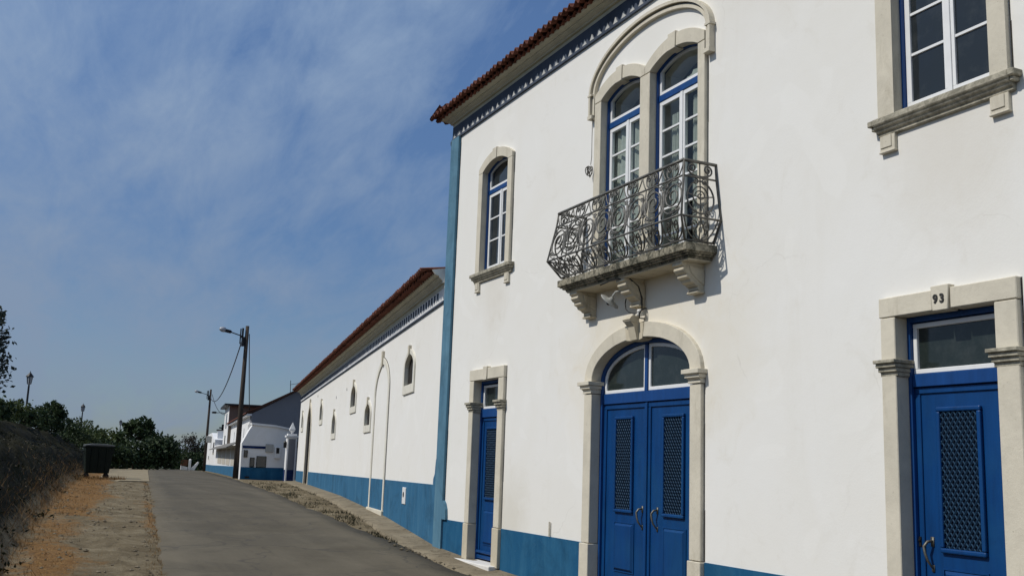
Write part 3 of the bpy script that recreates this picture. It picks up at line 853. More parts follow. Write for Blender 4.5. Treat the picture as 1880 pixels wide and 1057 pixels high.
# windows
def casement(name_parent, x0, x1, zb, spring, rise, bar, munts, clear=False):
    d = name_parent
    arc = seg(x0, x1, spring, rise)
    f = MB(); y = YW+.045
    inn = seg(x0+.018, x1-.018, spring, rise-.012)
    f.prism([(x0, zb)] + arc + [(x1, zb), (x1-.018, zb+.035)] + inn[::-1] + [(x0+.018, zb+.035)], y, y+.11)
    f.prism([(x0+.018, zb), (x1-.018, zb), (x1-.018, zb+.035), (x0+.018, zb+.035)], y+.05, y+.11)
    f.box(x0+.018, x1-.018, y+.025, y+.105, bar[0], bar[1])
    f.build('blue_frame', M['frame'], d, bevel=.003)
    s = MB(); yy = y+.035; t = .036
    ao = seg(x0+.02, x1-.02, spring, rise-.014); ai = seg(x0+.02+t, x1-.02-t, spring-.004, rise-.014-t*.8)
    s.prism([(x0+.02, bar[1]+.002)] + ao + [(x1-.02, bar[1]+.002)], yy, yy+.04, [[(x0+.02+t, bar[1]+.002+t)] + ai + [(x1-.02-t, bar[1]+.002+t)]])
    c = (x0+x1)/2
    for (a, b) in ((x0+.02, c-.002), (c+.002, x1-.02)):
        frame_rect(s, a, b, zb+.038, bar[0]-.002, .05, yy, yy+.04)
        for m_ in munts: s.box(a+.05, b-.05, yy+.006, yy+.034, m_-.012, m_+.012)
    s.box(c-.022, c+.022, yy-.010, yy, zb+.04, bar[0]-.004)
    s.build('sash', M['sash'], d, bevel=.003)
    g = MB(); g.prism([(x0+.03, zb+.05), (x1-.03, zb+.05), (x1-.03, bar[0]-.01), (x0+.03, bar[0]-.01)], yy+.018, yy+.022)
    g.prism([(x0+.03, bar[1]+.012)] + seg(x0+.03, x1-.03, spring-.002, rise-.03) + [(x1-.03, bar[1]+.012)], yy+.018, yy+.022)
    g.build('pane', M['pane_clear' if clear else 'pane'], d)
def win_surround(d, xo0, x0, x1, xo1, zb, spr, rise, ospr, orise, key):
    r = MB(); ar = seg(x0, x1, spr, rise, 16); ao = seg(xo0, xo1, ospr, orise, 16)
    oL = [p for p in ao if p[0] < key[0]]; iL = [p for p in ar if p[0] < key[0]]; oR = [p for p in ao if p[0] > key[1]]; iR = [p for p in ar if p[0] > key[1]]
    r.box(xo0, x0, YW-.046, YW+.10, zb, spr-.004); r.box(x1, xo1, YW-.046, YW+.10, zb, spr-.004)
    r.prism([(xo0, spr), (xo0, ospr)] + oL[1:] + [(key[0], oL[-1][1]+.01), (key[0], iL[-1][1])] + iL[::-1], YW-.048, YW+.10)
    r.prism([(key[1], iR[0][1]), (key[1], oR[0][1]+.01)] + oR + [(xo1, spr)] + iR[::-1], YW-.048, YW+.10)
    r.build('stone_surround', M['stone'], d, bevel=.005)
    k = MB(); k.prism([(key[0]-.0, spr+rise-.015), (key[1], spr+rise-.015), (key[1]+.008, ospr+orise+.02), (key[0]-.008, ospr+orise+.02)], YW-.062, YW+.06)
    k.build('keystone', M['stone'], d, bevel=.004)
def sill(d, x0, x1, br):
    s = MB(); pr = [(.12, 2.855), (-.095, 2.84), (-.095, 2.79), (-.078, 2.782), (-.075, 2.765), (-.055, 2.755), (-.05, 2.735), (-.03, 2.725), (-.03, 2.70), (.05, 2.70)]
    s.xprism(pr, x0+.05, x1-.05, YW)
    s.box(x0, x0+.05, YW-.095, YW+.05, 2.79, 2.838); s.box(x1-.05, x1, YW-.095, YW+.05, 2.79, 2.838)
    s.box(x0+.02, x0+.05, YW-.07, YW+.05, 2.755, 2.79); s.box(x1-.05, x1-.02, YW-.07, YW+.05, 2.755, 2.79)
    s.build('sill', M['sill'], d, bevel=.006)
    for (a, b) in br:
        k = MB(); k.box(a, b, YW-.032, YW+.02, 2.565, 2.702); k.box(a+.012, b-.03, YW-.04, YW-.03, 2.60, 2.70); k.box(a-.004, b+.004, YW-.04, YW, 2.56, 2.575)
        k.build('bracket', M['stone'], d, bevel=.004)
for (xo0, o, xo1, lab, key, br, sx) in ((-14.025, LWo, -12.83, 'narrow arched window near the house corner', (-13.50, -13.37), ((-14.03,-13.89), (-12.985,-12.845)), (-14.13, -12.72)),
        (-5.86, RWo, -4.65, 'upper window above the door with number 93', (-5.31, -5.18), ((-5.86,-5.705), (-4.82,-4.665)), (-5.93, -4.57))):
    d = part('window', house); d['label'] = lab
    casement(d, o[0], o[1], 2.86, 4.41, .12, (4.07, 4.14), (3.68, 3.34))
    win_surround(d, xo0, o[0], o[1], xo1, 2.855, 4.41, .12, 4.48, .19, key)
    sill(d, sx[0], sx[1], br)
# balcony windows
for (o, lab) in ((BLo, 'left balcony window with net curtains'), (BRo, 'right balcony window with parted curtains')):
    d = part('balcony_window', house); d['label'] = lab
    casement(d, o[0], o[1], 2.22, 4.43, .12, (4.08, 4.155), (3.73, 3.43, 3.13, 2.83, 2.53), clear=True)
    cw = MB()
    def sheet(xa, xb, za, zb_, ph, amp=.018):
        n = 40; vs = []; fs = []
        for i in range(n+1):
            x = xa + (xb-xa)*i/n
            yv = YW+.155 + amp*math.sin(ph + i*1.25) + .4*amp*math.sin(i*.47)
            vs += [(x, yv, zb_ + .01*math.sin(i*.9)), (x, yv, za)]
        for i in range(n): fs.append((2*i, 2*i+2, 2*i+3, 2*i+1))
        cw.add(vs, fs)
    if o is BLo:
        sheet(o[0]+.03, o[1]-.06, 4.04, 2.25, 0, .014)
    else:
        sheet(o[0]+.16, o[0]+.38, 3.90, 2.25, .6, .016); sheet(o[1]-.36, o[1]-.10, 4.0, 2.25, .2, .016)
        n = 24; vs = []; fs = []
        for i in range(n+1):      # scalloped valance in the arch light
            u = i/n; x = o[0]+.18 + u*(o[1]-o[0]-.24); z0 = 4.18 + .20*u**1.3 + .018*abs(math.sin(u*14))
            vs += [(x, YW+.155+.010*math.sin(i*1.7), 4.17), (x, YW+.155+.010*math.sin(i*1.7), z0)]
        for i in range(n): fs.append((2*i, 2*i+2, 2*i+3, 2*i+1))
        cw.add(vs, fs)
    cw.build('curtain', M['curtain'], d, smooth=True)
# twin surround, mullion, keystones, hood mould
ts = part('balcony_surround', house)
r = MB()
for (x0, x1) in ((-10.46, -10.31), (-9.43, -9.23), (-8.32, -8.20)): r.box(x0, x1, YW-.046, YW+.10, 2.2, 4.425)
for (oo, xo0, xo1, key) in ((BLo, -10.46, -9.33, (-9.94, -9.82)), (BRo, -9.33, -8.20, (-8.85, -8.72))):
    ar = seg(oo[0], oo[1], 4.43, .12, 16); ao = seg(xo0, xo1, 4.53, .175, 16)
    oL = [p for p in ao if p[0] < key[0]]; iL = [p for p in ar if p[0] < key[0]]; oR = [p for p in ao if p[0] > key[1]]; iR = [p for p in ar if p[0] > key[1]]
    r.prism([(xo0+.002, 4.43), (xo0+.002, 4.53)] + oL[1:] + [(key[0], oL[-1][1]+.008), (key[0], iL[-1][1])] + iL[::-1], YW-.048, YW+.10)
    r.prism([(key[1], iR[0][1]), (key[1], oR[0][1]+.008)] + oR[:-1] + [(xo1-.002, 4.53), (xo1-.002, 4.43)] + iR[::-1], YW-.048, YW+.10)
    k = MB(); k.prism([(key[0], 4.53), (key[1], 4.53), (key[1]+.008, 4.725), (key[0]-.008, 4.725)], YW-.062, YW+.06); k.build('keystone', M['stone'], ts, bevel=.004)
r.build('mullioned_frame', M['stone'], ts, bevel=.005)
h = MB(); n = 48
HC = -9.33
def hood_pts(a, rise, zd):
    p = [(HC-a, zd), (HC-a, 4.56)]
    p += [(HC - a*math.cos(PI*i/n), 4.56 + rise*math.sin(PI*i/n)) for i in range(1, n)]
    return p + [(HC+a, 4.56), (HC+a, zd)]
for (a0, r0, a1, r1, e) in ((1.25, .595, 1.212, .557, .072), (1.19, .535, 1.15, .495, .045)):
    h.prism(hood_pts(a0, r0, 4.27) + hood_pts(a1, r1, 4.27)[::-1], YW-e, YW+.02)
for sx_ in (-1, 1):
    h.box(HC+sx_*1.15-.0, HC+sx_*1.255, YW-.08, YW, 4.255, 4.30)
    h.box(HC+sx_*1.17, HC+sx_*1.265, YW-.078, YW, 4.55, 4.575)
h.build('hood_mould', M['stone'], ts, bevel=.006)

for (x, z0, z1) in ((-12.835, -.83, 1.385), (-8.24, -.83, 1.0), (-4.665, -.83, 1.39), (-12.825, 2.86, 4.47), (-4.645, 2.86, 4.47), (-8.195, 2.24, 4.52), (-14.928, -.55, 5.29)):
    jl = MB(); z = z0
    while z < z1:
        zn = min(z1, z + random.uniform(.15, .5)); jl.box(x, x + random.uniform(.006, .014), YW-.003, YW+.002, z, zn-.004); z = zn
    jl.build('edge_shadow_strip', M['edge_shadow'], house)  # dark strips paint the shadow lines right of proud stone and corner strip
# balcony
bal = part('balcony', house); bal['label'] = 'stone balcony slab with wrought-iron railing above the double door'
BX0, BX1 = -10.70, -8.04; BE = .375; BZ = 2.215
s = MB()
def slab_layer(e, xa, xb, z0, z1): s.box(xa, xb, YW-e, YW, z0, z1)
slab_layer(BE, BX0, BX1, 2.135, BZ); slab_layer(BE-.02, BX0+.02, BX1-.02, 2.12, 2.136); slab_layer(BE-.045, BX0+.045, BX1-.045, 2.10, 2.121)
slab_layer(BE-.075, BX0+.075, BX1-.075, 2.075, 2.101)
s.build('slab', M['stone_dark'], bal, bevel=.010, seg=2)
so = MB(); so.box(BX0+.09, BX1-.09, YW-BE+.09, YW, 2.062, 2.076); so.build('soffit', M['stone_worn'], bal)
for cx in (-10.48, -9.415, -8.335):
    c = MB()
    pr = [(0, 2.064), (-.275, 2.064), (-.28, 2.03), (-.25, 2.015), (-.262, 1.985), (-.235, 1.955), (-.21, 1.945), (-.215, 1.915), (-.17, 1.895), (-.165, 1.87), (-.12, 1.855), (-.10, 1.835), (-.075, 1.83), (-.08, 1.80), (-.05, 1.785), (0, 1.785)]
    c.xprism(pr, cx-.085, cx+.085, YW)
    c.xprism([(-.005, 2.0), (-.19, 2.03), (-.17, 1.96), (-.10, 1.90), (-.005, 1.84)], cx-.098, cx+.098, YW)
    c.box(cx-.095, cx+.095, YW-.09, YW, 1.765, 1.79)
    c.build('corbel', M['stone_worn'], bal, bevel=.006)
# railing -----------------------------------------------------------
PZ = [2.245, 2.45, 2.875, 3.04]; PE = [.352, .48, .405, .388]
def re(z): return float(np.interp(z, PZ, PE))
RXL, RXR = -10.655, -8.085
def rx_side(z, sgn):
    e = re(z) - .36
    return (RXR + e) if sgn > 0 else (RXL - e)
def F3(face, u, z):
    """face 0 front (u 0..1 along), 1 right side, 2 left side (u 0..1 wall to front)"""
    e = re(z)
    if face == 0:
        a, b = rx_side(z, -1), rx_side(z, 1); return (a + (b-a)*u, YW-e, z)
    x = rx_side(z, 1 if face == 1 else -1)
    return (x, YW - e*u, z)
R_ = MB()
def bar(face, u0, u1, z, r, n=10): R_.tube([F3(face, u0+(u1-u0)*i/n, z) for i in range(n+1)], r, 5)
for zi, rr in ((3.04, .018), (2.875, .0105), (2.45, .012), (2.245, .012)):
    bar(0, 0, 1, zi, rr); bar(1, 0, 1, zi, rr, 3); bar(2, 0, 1, zi, rr, 3)
for face, us in ((0, (0, 1)), (1, (0.03,)), (2, (0.03,))):
    for u in us: R_.tube([F3(face, u, z) for z in PZ], .0125, 5)
LEN = {0: 2.62, 1: .40, 2: .40}
def put(face, u0, pts, r=.008):
    """pts in metres: (du from u0, z)"""
    L = LEN[face]
    R_.tube([F3(face, min(1.0, max(0.0, u0 + p[0]/L)), min(3.03, max(2.25, p[1]))) for p in pts], r, 5)
def spiral(cx, cz, R0, turns, a0, sgn, rin=.22, n=None):
    n = n or int(14*turns)+4
    return [(cx + R0*(1-(1-rin)*t/n)*math.cos(a0 + sgn*2*PI*turns*t/n), cz + R0*(1-(1-rin)*t/n)*math.sin(a0 + sgn*2*PI*turns*t/n)) for t in range(n+1)]
def bez(a, b, c, d, n=12):
    o = []
    for i in range(n+1):
        t = i/n; q = 1-t
        o.append(tuple(q**3*a[k] + 3*q*q*t*b[k] + 3*q*t*t*c[k] + t**3*d[k] for k in (0, 1)))
    return o
def both(face, u, pts, r=.008):
    put(face, u, pts, r); put(face, u, [(-p[0], p[1]) for p in pts], r)
# lower band: hearts with curled tops between hanging loops
def heart(face, u, w):
    z0, z1 = 2.252, 2.442
    R = min(.043, w*.15)
    both(face, u, bez((0, z0), (w*.16, z0+.02), (w*.36, z1-.10), (w*.20+R*.2, z1-.022), 10) + spiral(w*.20, z1-.022-R, R, 1.25, PI/2, 1)[1:], .0085)
    both(face, u, bez((w*.5, z1), (w*.48, z0+.05), (w*.30, z0), (0, z0+.004), 12), .0085)
    both(face, u, bez((0, z1), (.012, z1-.05), (.05, z0+.11), (w*.20, z0+.045), 8), .006)
    put(face, u, [(0, z0), (0, z1)], .006)
nm = 8
for i in range(nm): heart(0, (i+.5)/nm, LEN[0]/nm)
for fc in (1, 2): heart(fc, .52, .34)
# middle band: paired big C scrolls with fans of leaves
def module(face, u, w, k=1.0):
    z0, z1 = 2.462, 2.862; zm = (z0+z1)/2
    R = .165*k
    both(face, u, spiral(w*.25, zm+.015, R, 2.0, -PI*.55, 1, .18), .0095)
    both(face, u, spiral(w*.25, zm+.015, R*1.12, .62, PI*.45, 1, .96), .008)
    for q in (.02, .055, .095):
        both(face, u, bez((.004, z0+.01), (.006+q*.2, zm-.03), (q*.5, zm+.06), (q*k+.01, z1-.05-q*.7), 8), .0058)
    both(face, u, spiral(.048*k, z1-.046, .032, 1.2, PI, -1), .007)
    both(face, u, bez((w*.25, z0+.01), (w*.34, z0+.0), (w*.42, z0+.03), (w*.44, z0+.06), 6) + spiral(w*.44-.035, z0+.065, .035, 1.1, 0, 1)[1:], .007)
    both(face, u, bez((w*.26, z1-.012), (w*.36, z1), (w*.44, z1-.03), (w*.45, z1-.07), 6) + spiral(w*.45-.03, z1-.075, .03, 1.1, 0, -1)[1:], .007)
nb = 4
for i in range(nb): module(0, (i+.5)/nb, LEN[0]/nb)
for i in range(1, nb):
    put(0, i/nb, [(0, 2.45), (0, 2.875)], .0065)
    put(0, i/nb, [(.05*math.sin(2*PI*q/18), 2.67 + .105*math.cos(2*PI*q/18)) for q in range(19)], .008)
for fc in (1, 2):
    put(fc, .52, [(.145*math.sin(2*PI*q/24), 2.665 + .175*math.cos(2*PI*q/24)) for q in range(25)], .010)
    put(fc, .52, [(.085*math.sin(2*PI*q/20), 2.68 + .10*math.cos(2*PI*q/20)) for q in range(21)], .008)
    put(fc, .52, [(-.15, 2.69), (0, 2.66), (.15, 2.69)], .007); put(fc, .52, [(0, 2.45), (0, 2.875)], .007)
    for sg in (-1, 1):
        put(fc, .52, spiral(sg*.055, 2.83, .036, 1.2, PI/2, sg), .007); put(fc, .52, spiral(sg*.07, 2.50, .036, 1.2, -PI/2, -sg), .007)
    put(fc, .52, spiral(0, 2.68, .06, 1.4, 0, 1), .007)
# upper band: facing curls joined by rods
nu = 7
for i in range(nu):
    u = (i+.5)/nu; w_ = LEN[0]/nu
    both(0, u, bez((0, 2.885), (.03, 2.885), (w_*.30, 2.89), (w_*.26, 2.99), 8) + spiral(w_*.26-.042, 2.985, .042, 1.35, 0, 1)[1:], .0085)
    both(0, u, bez((w_*.30, 2.89), (w_*.36, 2.92), (w_*.46, 2.98), (w_*.5, 3.03), 6), .007)
    put(0, u, [(0, 2.88), (0, 3.03)], .006)
for fc in (1, 2):
    both(fc, .52, bez((0, 2.885), (.04, 2.885), (.15, 2.90), (.145, 2.965), 8) + spiral(.095, 2.965, .05, 1.3, 0, 1)[1:], .010)
    put(fc, .52, [(0, 2.88), (0, 3.03)], .007)
R_.build('railing', M['iron'], bal, smooth=True)

# ------------------------------------------------------------------ fittings on house A
lamp = thing('wall_lamp', 'old white enamel wall lamp under the balcony, left of the middle corbel', 'lamp', (-9.50, 5.86, 1.93))
a = MB(); a.tube([(.0, .0, .0), (-.04, -.05, .02), (-.09, -.08, .015), (-.12, -.095, -.02), (-.135, -.10, -.055)], .011, 8); a.build('arm', M['enamel'], lamp, smooth=True)
ax = Vector((-.52, -.30, -.62)).normalized()
sh = MB(); sh.lathe([(.022, -.03), (.035, .0), (.06, .012), (.115, .020), (.125, .028), (.118, .030), (.05, .026), (.02, .02)], (-.145, -.105, -.07), 24, ax); sh.build('shade', M['enamel'], lamp, smooth=True)
bu = MB(); bu.lathe([(.012, .02), (.026, .035), (.026, .055), (.012, .07)], (-.145, -.105, -.07), 12, ax); bu.build('lamp_holder', M['black'], lamp, smooth=True)
ins = thing('insulator', 'white porcelain insulator on a hook above the arch keystone', 'insulator', (-9.33, 5.93, 1.695))
i1 = MB(); i1.lathe([(.015, -.035), (.03, -.03), (.036, -.01), (.022, 0), (.034, .012), (.028, .035), (.01, .04)], (0, 0, 0), 14, (.3, -.2, 1)); i1.build('porcelain', M['porcelain'], ins, smooth=True)
i2 = MB(); i2.tube([(0, .06, -.06), (.0, .0, -.06), (.02, -.02, -.02), (.045, -.01, .02), (.045, .03, .045), (.02, .07, .05)], .008, 6); i2.build('hook', M['black'], ins, smooth=True)
cb = MB(); cb.tube([(-9.86, 5.74, 2.055), (-9.6, 5.70, 2.058), (-9.42, 5.705, 2.058), (-9.325, 5.80, 2.05), (-9.318, 5.90, 1.98), (-9.316, 5.945, 1.86), (-9.318, 5.95, 1.75), (-9.32, 5.94, 1.71)], .008, 5)
cb.tube([(-9.60, 5.93, 1.93), (-9.60, 5.91, 1.83), (-9.57, 5.90, 1.76), (-9.50, 5.90, 1.715), (-9.42, 5.91, 1.695), (-9.35, 5.925, 1.69)], .007, 5)
tag(cb.build('cable', M['cable'], smooth=True), 'thin black cable looped under the balcony beside the middle corbel', 'cable')
cd = thing('cord', 'grey cord hanging from the arch mould with a tangled coil beside the balcony window', 'cord', (-10.515, 5.965, 3.62))
c1 = MB(); c1.tube([(.005, -.01, .66), (.01, -.015, .4), (.004, -.01, .15), (0, -.02, .05)], .0045, 5); c1.build('strand', M['cord'], cd)
c2 = MB()
for k in range(5):
    q0 = random.random()*6; rx, rz = random.uniform(.025, .05), random.uniform(.04, .07); ox, oz = random.uniform(-.02, .02), random.uniform(-.03, .02)
    c2.tube([(ox+rx*math.cos(q0+t*.55), -.02-.012*k+.01*math.sin(t), oz-.02+rz*math.sin(q0+t*.55)) for t in range(12)], .0065, 5)
c2.build('coil', M['cord'], cd, smooth=True)

# ================================================================== BUILDING B : long low building
barn = thing('winery', 'long low white building with pointed slit windows and a blue plinth', 'building', (P0[0], P0[1], 0), (0, -.0061, -TH))
BL = 29.6
def bx(s): return -s
wins = [(2.45, 3.60, 1.275, 2.13), (7.78, 8.90, .665, 1.44), (10.65, 11.83, 1.235, 2.06), (15.12, 16.24, .62, 1.47), (19.44, 20.46, 1.175, 2.01), (27.52, 28.40, 1.11, 1.94)]
hl = []
for (s0, s1, zb, zt) in wins:
    z_off = .0061*(s0+s1)/2
    zb += z_off; zt += z_off
    hl.append(opening(bx(s1)+.09, bx(s0)-.09, zb+.15, ogive(bx(s1)+.09, bx(s0)-.09, zt-.36, .28)))
DZ = .0061*24.5
hl.append(opening(-25.42, -23.70, -.97+DZ, ogive(-25.42, -23.70, 1.15+DZ, .90)))
w = MB(); w.prism([(-BL, -2.2), (0, -2.2), (0, 2.98), (-BL, 2.98)], 0, .38, hl)
w.box(-BL, -BL+.4, .38, 8, -2.2, 3.02); w.box(-.4, 0, .38, 8, -2.2, 3.02); w.box(-BL+.4, -.4, 7.6, 8, -2.2, 3.02)
w.build('wall', M['white_low'], barn)
ib = MB(); ib.box(-BL+.4, -.4, 1.6, 1.7, -2.2, 3.0); ib.build('inner_wall', M['dark'], barn)
p = MB()
for (a, b) in ((-BL, -25.58), (-23.55, -7.40), (-7.22, -5.42), (-5.24, -.10)):
    p.prism([(a, -2.2), (b, -2.2), (b, -.33), (a, -.33)], -.012, 0)
p.prism([(-.10, -2.2), (-.02, -2.2), (-.02, 2.6), (-.10, 2.6), (-.10, .12), (-.17, .06), (-.20, -.04), (-.22, -.16), (-.32, -.24), (-.33, -.328), (-.10, -.328)], -.016, 0)
p.build('plinth', M['plinth_low'], barn)
eave(barn, -BL, -.12, 0, 2.605, 8, left_return=False, right_end=True, tooth=.245, ch=.24, et=.42, wide_teeth=True, pitch=.17, slope=.12)
for (s0, s1, zb, zt) in wins:
    z_off = .0061*(s0+s1)/2; zb += z_off; zt += z_off
    d = part('window', barn)
    x0, x1 = bx(s1), bx(s0)
    r = MB(); oi = opening(x0+.11, x1-.11, zb+.17, ogive(x0+.11, x1-.11, zt-.36, .26)); oo = opening(x0, x1, zb, ogive(x0, x1, zt-.36, .36))
    r.prism(oo, -.03, .05, [oi]); r.build('stone_surround', M['stone_pale'], d, bevel=.006)
    k = MB(); k.prism([((x0+x1)/2-.05, zt-.13), ((x0+x1)/2+.05, zt-.13), ((x0+x1)/2+.06, zt+.06), ((x0+x1)/2-.06, zt+.06)], -.055, 0); k.build('keystone', M['stone'], d)
    f = MB(); c = (x0+x1)/2
    f.box(c+.06, x1-.12, .045, .06, zb+.19, zb+.225); f.box(c+.03, c+.06, .045, .06, zb+.19, zt-.22); f.box(x1-.15, x1-.12, .045, .06, zb+.19, zt-.34)
    f.box(c+.06, x1-.15, .05, .058, zb+.40, zb+.42)
    f.build('sash', M['sash'], d)
    g = MB(); g.prism(opening(x0+.10, x1-.10, zb+.16, ogive(x0+.10, x1-.10, zt-.36, .27)), .062, .07); g.build('dark_opening_sheet', M['wood'], d)  # dark sheet paints the unlit interior behind the open window
d = part('door', barn); d['label'] = 'tall dark wooden door in a pointed arch'
r = MB(); r.prism(opening(-25.58, -23.55, -.96+DZ, ogive(-25.58, -23.55, 1.13+DZ, 1.06)), -.03, .05, [opening(-25.40, -23.72, -.95+DZ, ogive(-25.40, -23.72, 1.15+DZ, .88))]); r.build('stone_surround', M['stone'], d, bevel=.006)
r = MB(); r.prism(opening(-25.41, -23.71, -.95+DZ, ogive(-25.41, -23.71, 1.15+DZ, .885)), .065, .12)
for i in range(9): r.box(-25.38+i*.19, -25.36+i*.19, .055, .065, -.93+DZ, 1.5+DZ)
r.build('door_leaf', M['wood'], d)
k = MB(); k.prism([(-24.64, 2.0+DZ), (-24.49, 2.0+DZ), (-24.47, 2.30+DZ), (-24.66, 2.30+DZ)], -.055, 0); k.build('keystone', M['stone'], d)
# walled-up doorway outline
d = part('blocked_doorway', barn); d['label'] = 'walled-up doorway outlined by a pointed stone arch'
NZ = .0061*6.3
oo = opening(-7.36, -5.28, -1.0+NZ, ogive(-7.36, -5.28, 1.50+NZ, .76)); ii = opening(-7.22, -5.42, -1.0+NZ, ogive(-7.22, -5.42, 1.50+NZ, .62))
r = MB(); r.prism([oo[0]] + oo[1:-1] + [oo[-1]] + ii[::-1], -.028, 0); r.build('stone_surround', M['stone_pale'], d, bevel=.006)
r = MB(); q1 = [(p[0]+(.014 if p[0] > -6.34 else -.014), p[1]+.012) for p in oo]; r.prism([q1[0]] + q1[1:-1] + [q1[-1]] + oo[::-1], -.004, 0); r.build('joint_shadow_line', M['edge_shadow'], d)  # dark outline paints the shadow line round the proud arch stones
k = MB(); k.prism([(-6.40, 2.10+NZ), (-6.28, 2.10+NZ), (-6.26, 2.40+NZ), (-6.42, 2.40+NZ)], -.055, 0); k.build('keystone', M['stone'], d)
k = MB(); k.box(-7.42, -5.22, -.06, 0, -1.30+NZ, -1.0+NZ); k.build('threshold', M['stone'], d, bevel=.01)
for (s_, z_) in ((21.68, 2.40), (15.50, 1.98), (12.9, 2.05)): vh = MB(); vh.lathe([(.05, 0), (.04, .012), (.0, .013)], (-s_, 0, z_), 10, (0,-1,0)); vh.build('vent_cap', M['metalbox'], barn)
mb_ = thing('meter_box', 'small white utility box set in the blue plinth near the house corner', 'utility box', (P0[0]-2.86*math.cos(TH), P0[1]+2.86*math.sin(TH), -.60), (0, 0, -TH))
b = MB(); b.box(-.16, .16, -.03, .02, -.15, .15); b.build('body', M['sash'], mb_, bevel=.006)
b = MB(); b.prism([(-.02+.06*math.cos(t), .02+.05*math.sin(t)) for t in np.linspace(0, 2*PI, 12, endpoint=False)], -.034, -.03); b.build('keyhole', M['dark'], mb_)

# ================================================================== gate pillar between B and the annex
gp = thing('gate_pillar', 'white and grey-blue gate pillar with a pyramid finial beside the low annex', 'gate pillar', (-45.6, 10.86, -1.0), (0, 0, -.10))
b = MB(); b.box(-.22, .22, -.22, .22, -.4, 1.92); b.build('pillar', M['white_far'], gp, bevel=.02)
b = MB(); b.box(.22, .232, -.145, .145, .50, 1.85); b.build('panel', M['cement'], gp)
b = MB(); b.box(.22, .236, -.145, .145, -.4, .50); b.box(-.19, .19, -.236, -.22, -.4, .50); b.build('plinth', M['navy'], gp)
b = MB(); b.box(-.27, .27, -.27, .27, 1.92, 2.0); b.box(-.20, .20, -.20, .20, 2.0, 2.08); b.lathe([(.06, 2.08), (.07, 2.14), (.16, 2.22), (.17, 2.28), (.01, 2.58)], (0, 0, 0), 4); b.build('finial', M['white_far'], gp)
for sy in (-1, 1):
    b = MB(); b.box(.05, .17, sy*.29-.06, sy*.29+.06, 1.45, 1.68); b.lathe([(.09, 1.68), (.02, 1.76)], (.11, sy*.29, 0), 6); b.build('lantern', M['black'], gp)
gt = thing('metal_gate', 'dark blue metal gate between the pillar and the long low building', 'gate', (-45.3, 11.0, -1.0), (0, 0, -.2))
b = MB()
for i in range(9): b.box(.02+i*.09, .05+i*.09, .10, .13, .1, 1.5)
b.box(0, .85, .095, .135, .12, .17); b.box(0, .85, .095, .135, 1.42, 1.47); b.build('bars', M['navy'], gt)

# ================================================================== annex C and house D / E / F beyond
def wallbox(name, parent, mat, poly, x0, x1):
    """poly in (y,z), extruded along x"""
    m = MB(); m.xprism(poly, x0, x1); return m.build(name, mat, parent)
an = thing('annex', 'low white annex with sloping parapet and dark blue plinth past the gate', 'annex')
wallbox('wall', an, M['white_far'], [(9.02, -1.6), (11.10, -1.6), (11.12, 1.27), (10.41, 1.38), (9.40, 1.43), (9.24, 1.15), (9.10, .85), (8.98, .60)], -47.45, -47.1)
wallbox('coping', an, M['white_far'], [(9.36, 1.435), (10.41, 1.385), (11.16, 1.275), (11.16, 1.355), (10.41, 1.47), (9.34, 1.53)], -47.5, -47.03)
wallbox('plinth', an, M['plinth'], [(9.0, -1.6), (11.08, -1.6), (11.06, -.44), (9.0, -.46)], -47.1, -47.085)
b = MB(); b.box(-47.1, -47.075, 9.03, 10.05, .38, .495); b.build('band', M['navy'], an)
for (ya, yb, za, zb) in ((9.70, 10.10, -.43, .03), (9.41, 9.57, -.43, -.04), (9.12, 9.24, .0, .28)):
    b = MB(); b.box(-47.098, -47.07, ya, yb, za, zb); f = b.build('window', M['pane'], an)
    b = MB(); frame_rect_pts = None
    for (p0, p1, q0, q1) in ((ya-.02, yb+.02, zb, zb+.02), (ya-.02, yb+.02, za-.02, za), (ya-.02, ya, za, zb), (yb, yb+.02, za, zb)): b.box(-47.1, -47.05, p0, p1, q0, q1)
    b.build('frame', M['wood'], f)
b = MB(); b.box(-47.1, -47.03, 10.05, 10.40, .24, .60); b.build('cable_box', M['metalbox'], an, bevel=.01)
b = MB(); b.box(-47.1, -46.98, 10.46, 10.72, -.02, .49); b.build('letter_box', M['white_far'], an, bevel=.01)
b = MB(); b.box(-46.98, -46.97, 10.52, 10.66, .20, .45); b.build('letter_slot', M['dark'], an)
b = MB(); b.box(-47.1, -47.04, 9.22, 9.40, -.93, -.86); b.build('vent', M['dark'], an)

DX = (-47.46, 9.20); DV = Vector((-52, 6.85, 0)).normalized(); DN = Vector((-DV.y, DV.x, 0))   # street line of the far houses
ANG = math.atan2(-DV.y, -DV.x)
def far_thing(name, label, cat): return thing(name, label, cat, (DX[0], DX[1], 0), (0, 0, ANG))
# local: x = -distance along the street, y into the houses
gw_ = far_thing('street_wall', 'stained white street wall with blue plinth behind the nearer utility pole', 'wall')
w = MB(); w.prism([(-40, -2.4), (-.02, -2.4), (-.02, .50), (-31.5, .80), (-40, .80)], 0, .3); w.build('wall', M['white_far'], gw_)
b = MB(); b.prism([(-40, -2.4), (-.02, -2.4), (-.02, -.46), (-18, -.60), (-40, -.78)], -.03, 0); b.build('plinth', M['plinth_low'], gw_)
b = MB()
for i, (xa, xb) in enumerate(((-12, -7.2), (-18, -13), (-24, -19), (-31, -25))): b.box(xa, xb, -.02, 0, -.50-.012*i, .42)
b.build('stained_panel', M['brownwall'] if False else stucco('stained_whitewash', (.50,.47,.41), (.22,.19,.15), 1.0), gw_)
b = MB(); b.xprism([(-.55, .42), (-.55, .46), (.15, .80), (.15, .74)], -36, -6.5); b.build('canopy', M['awning'], gw_)
dh = far_thing('white_house', 'small white house end with an air-conditioning unit beside the farther utility pole', 'house')
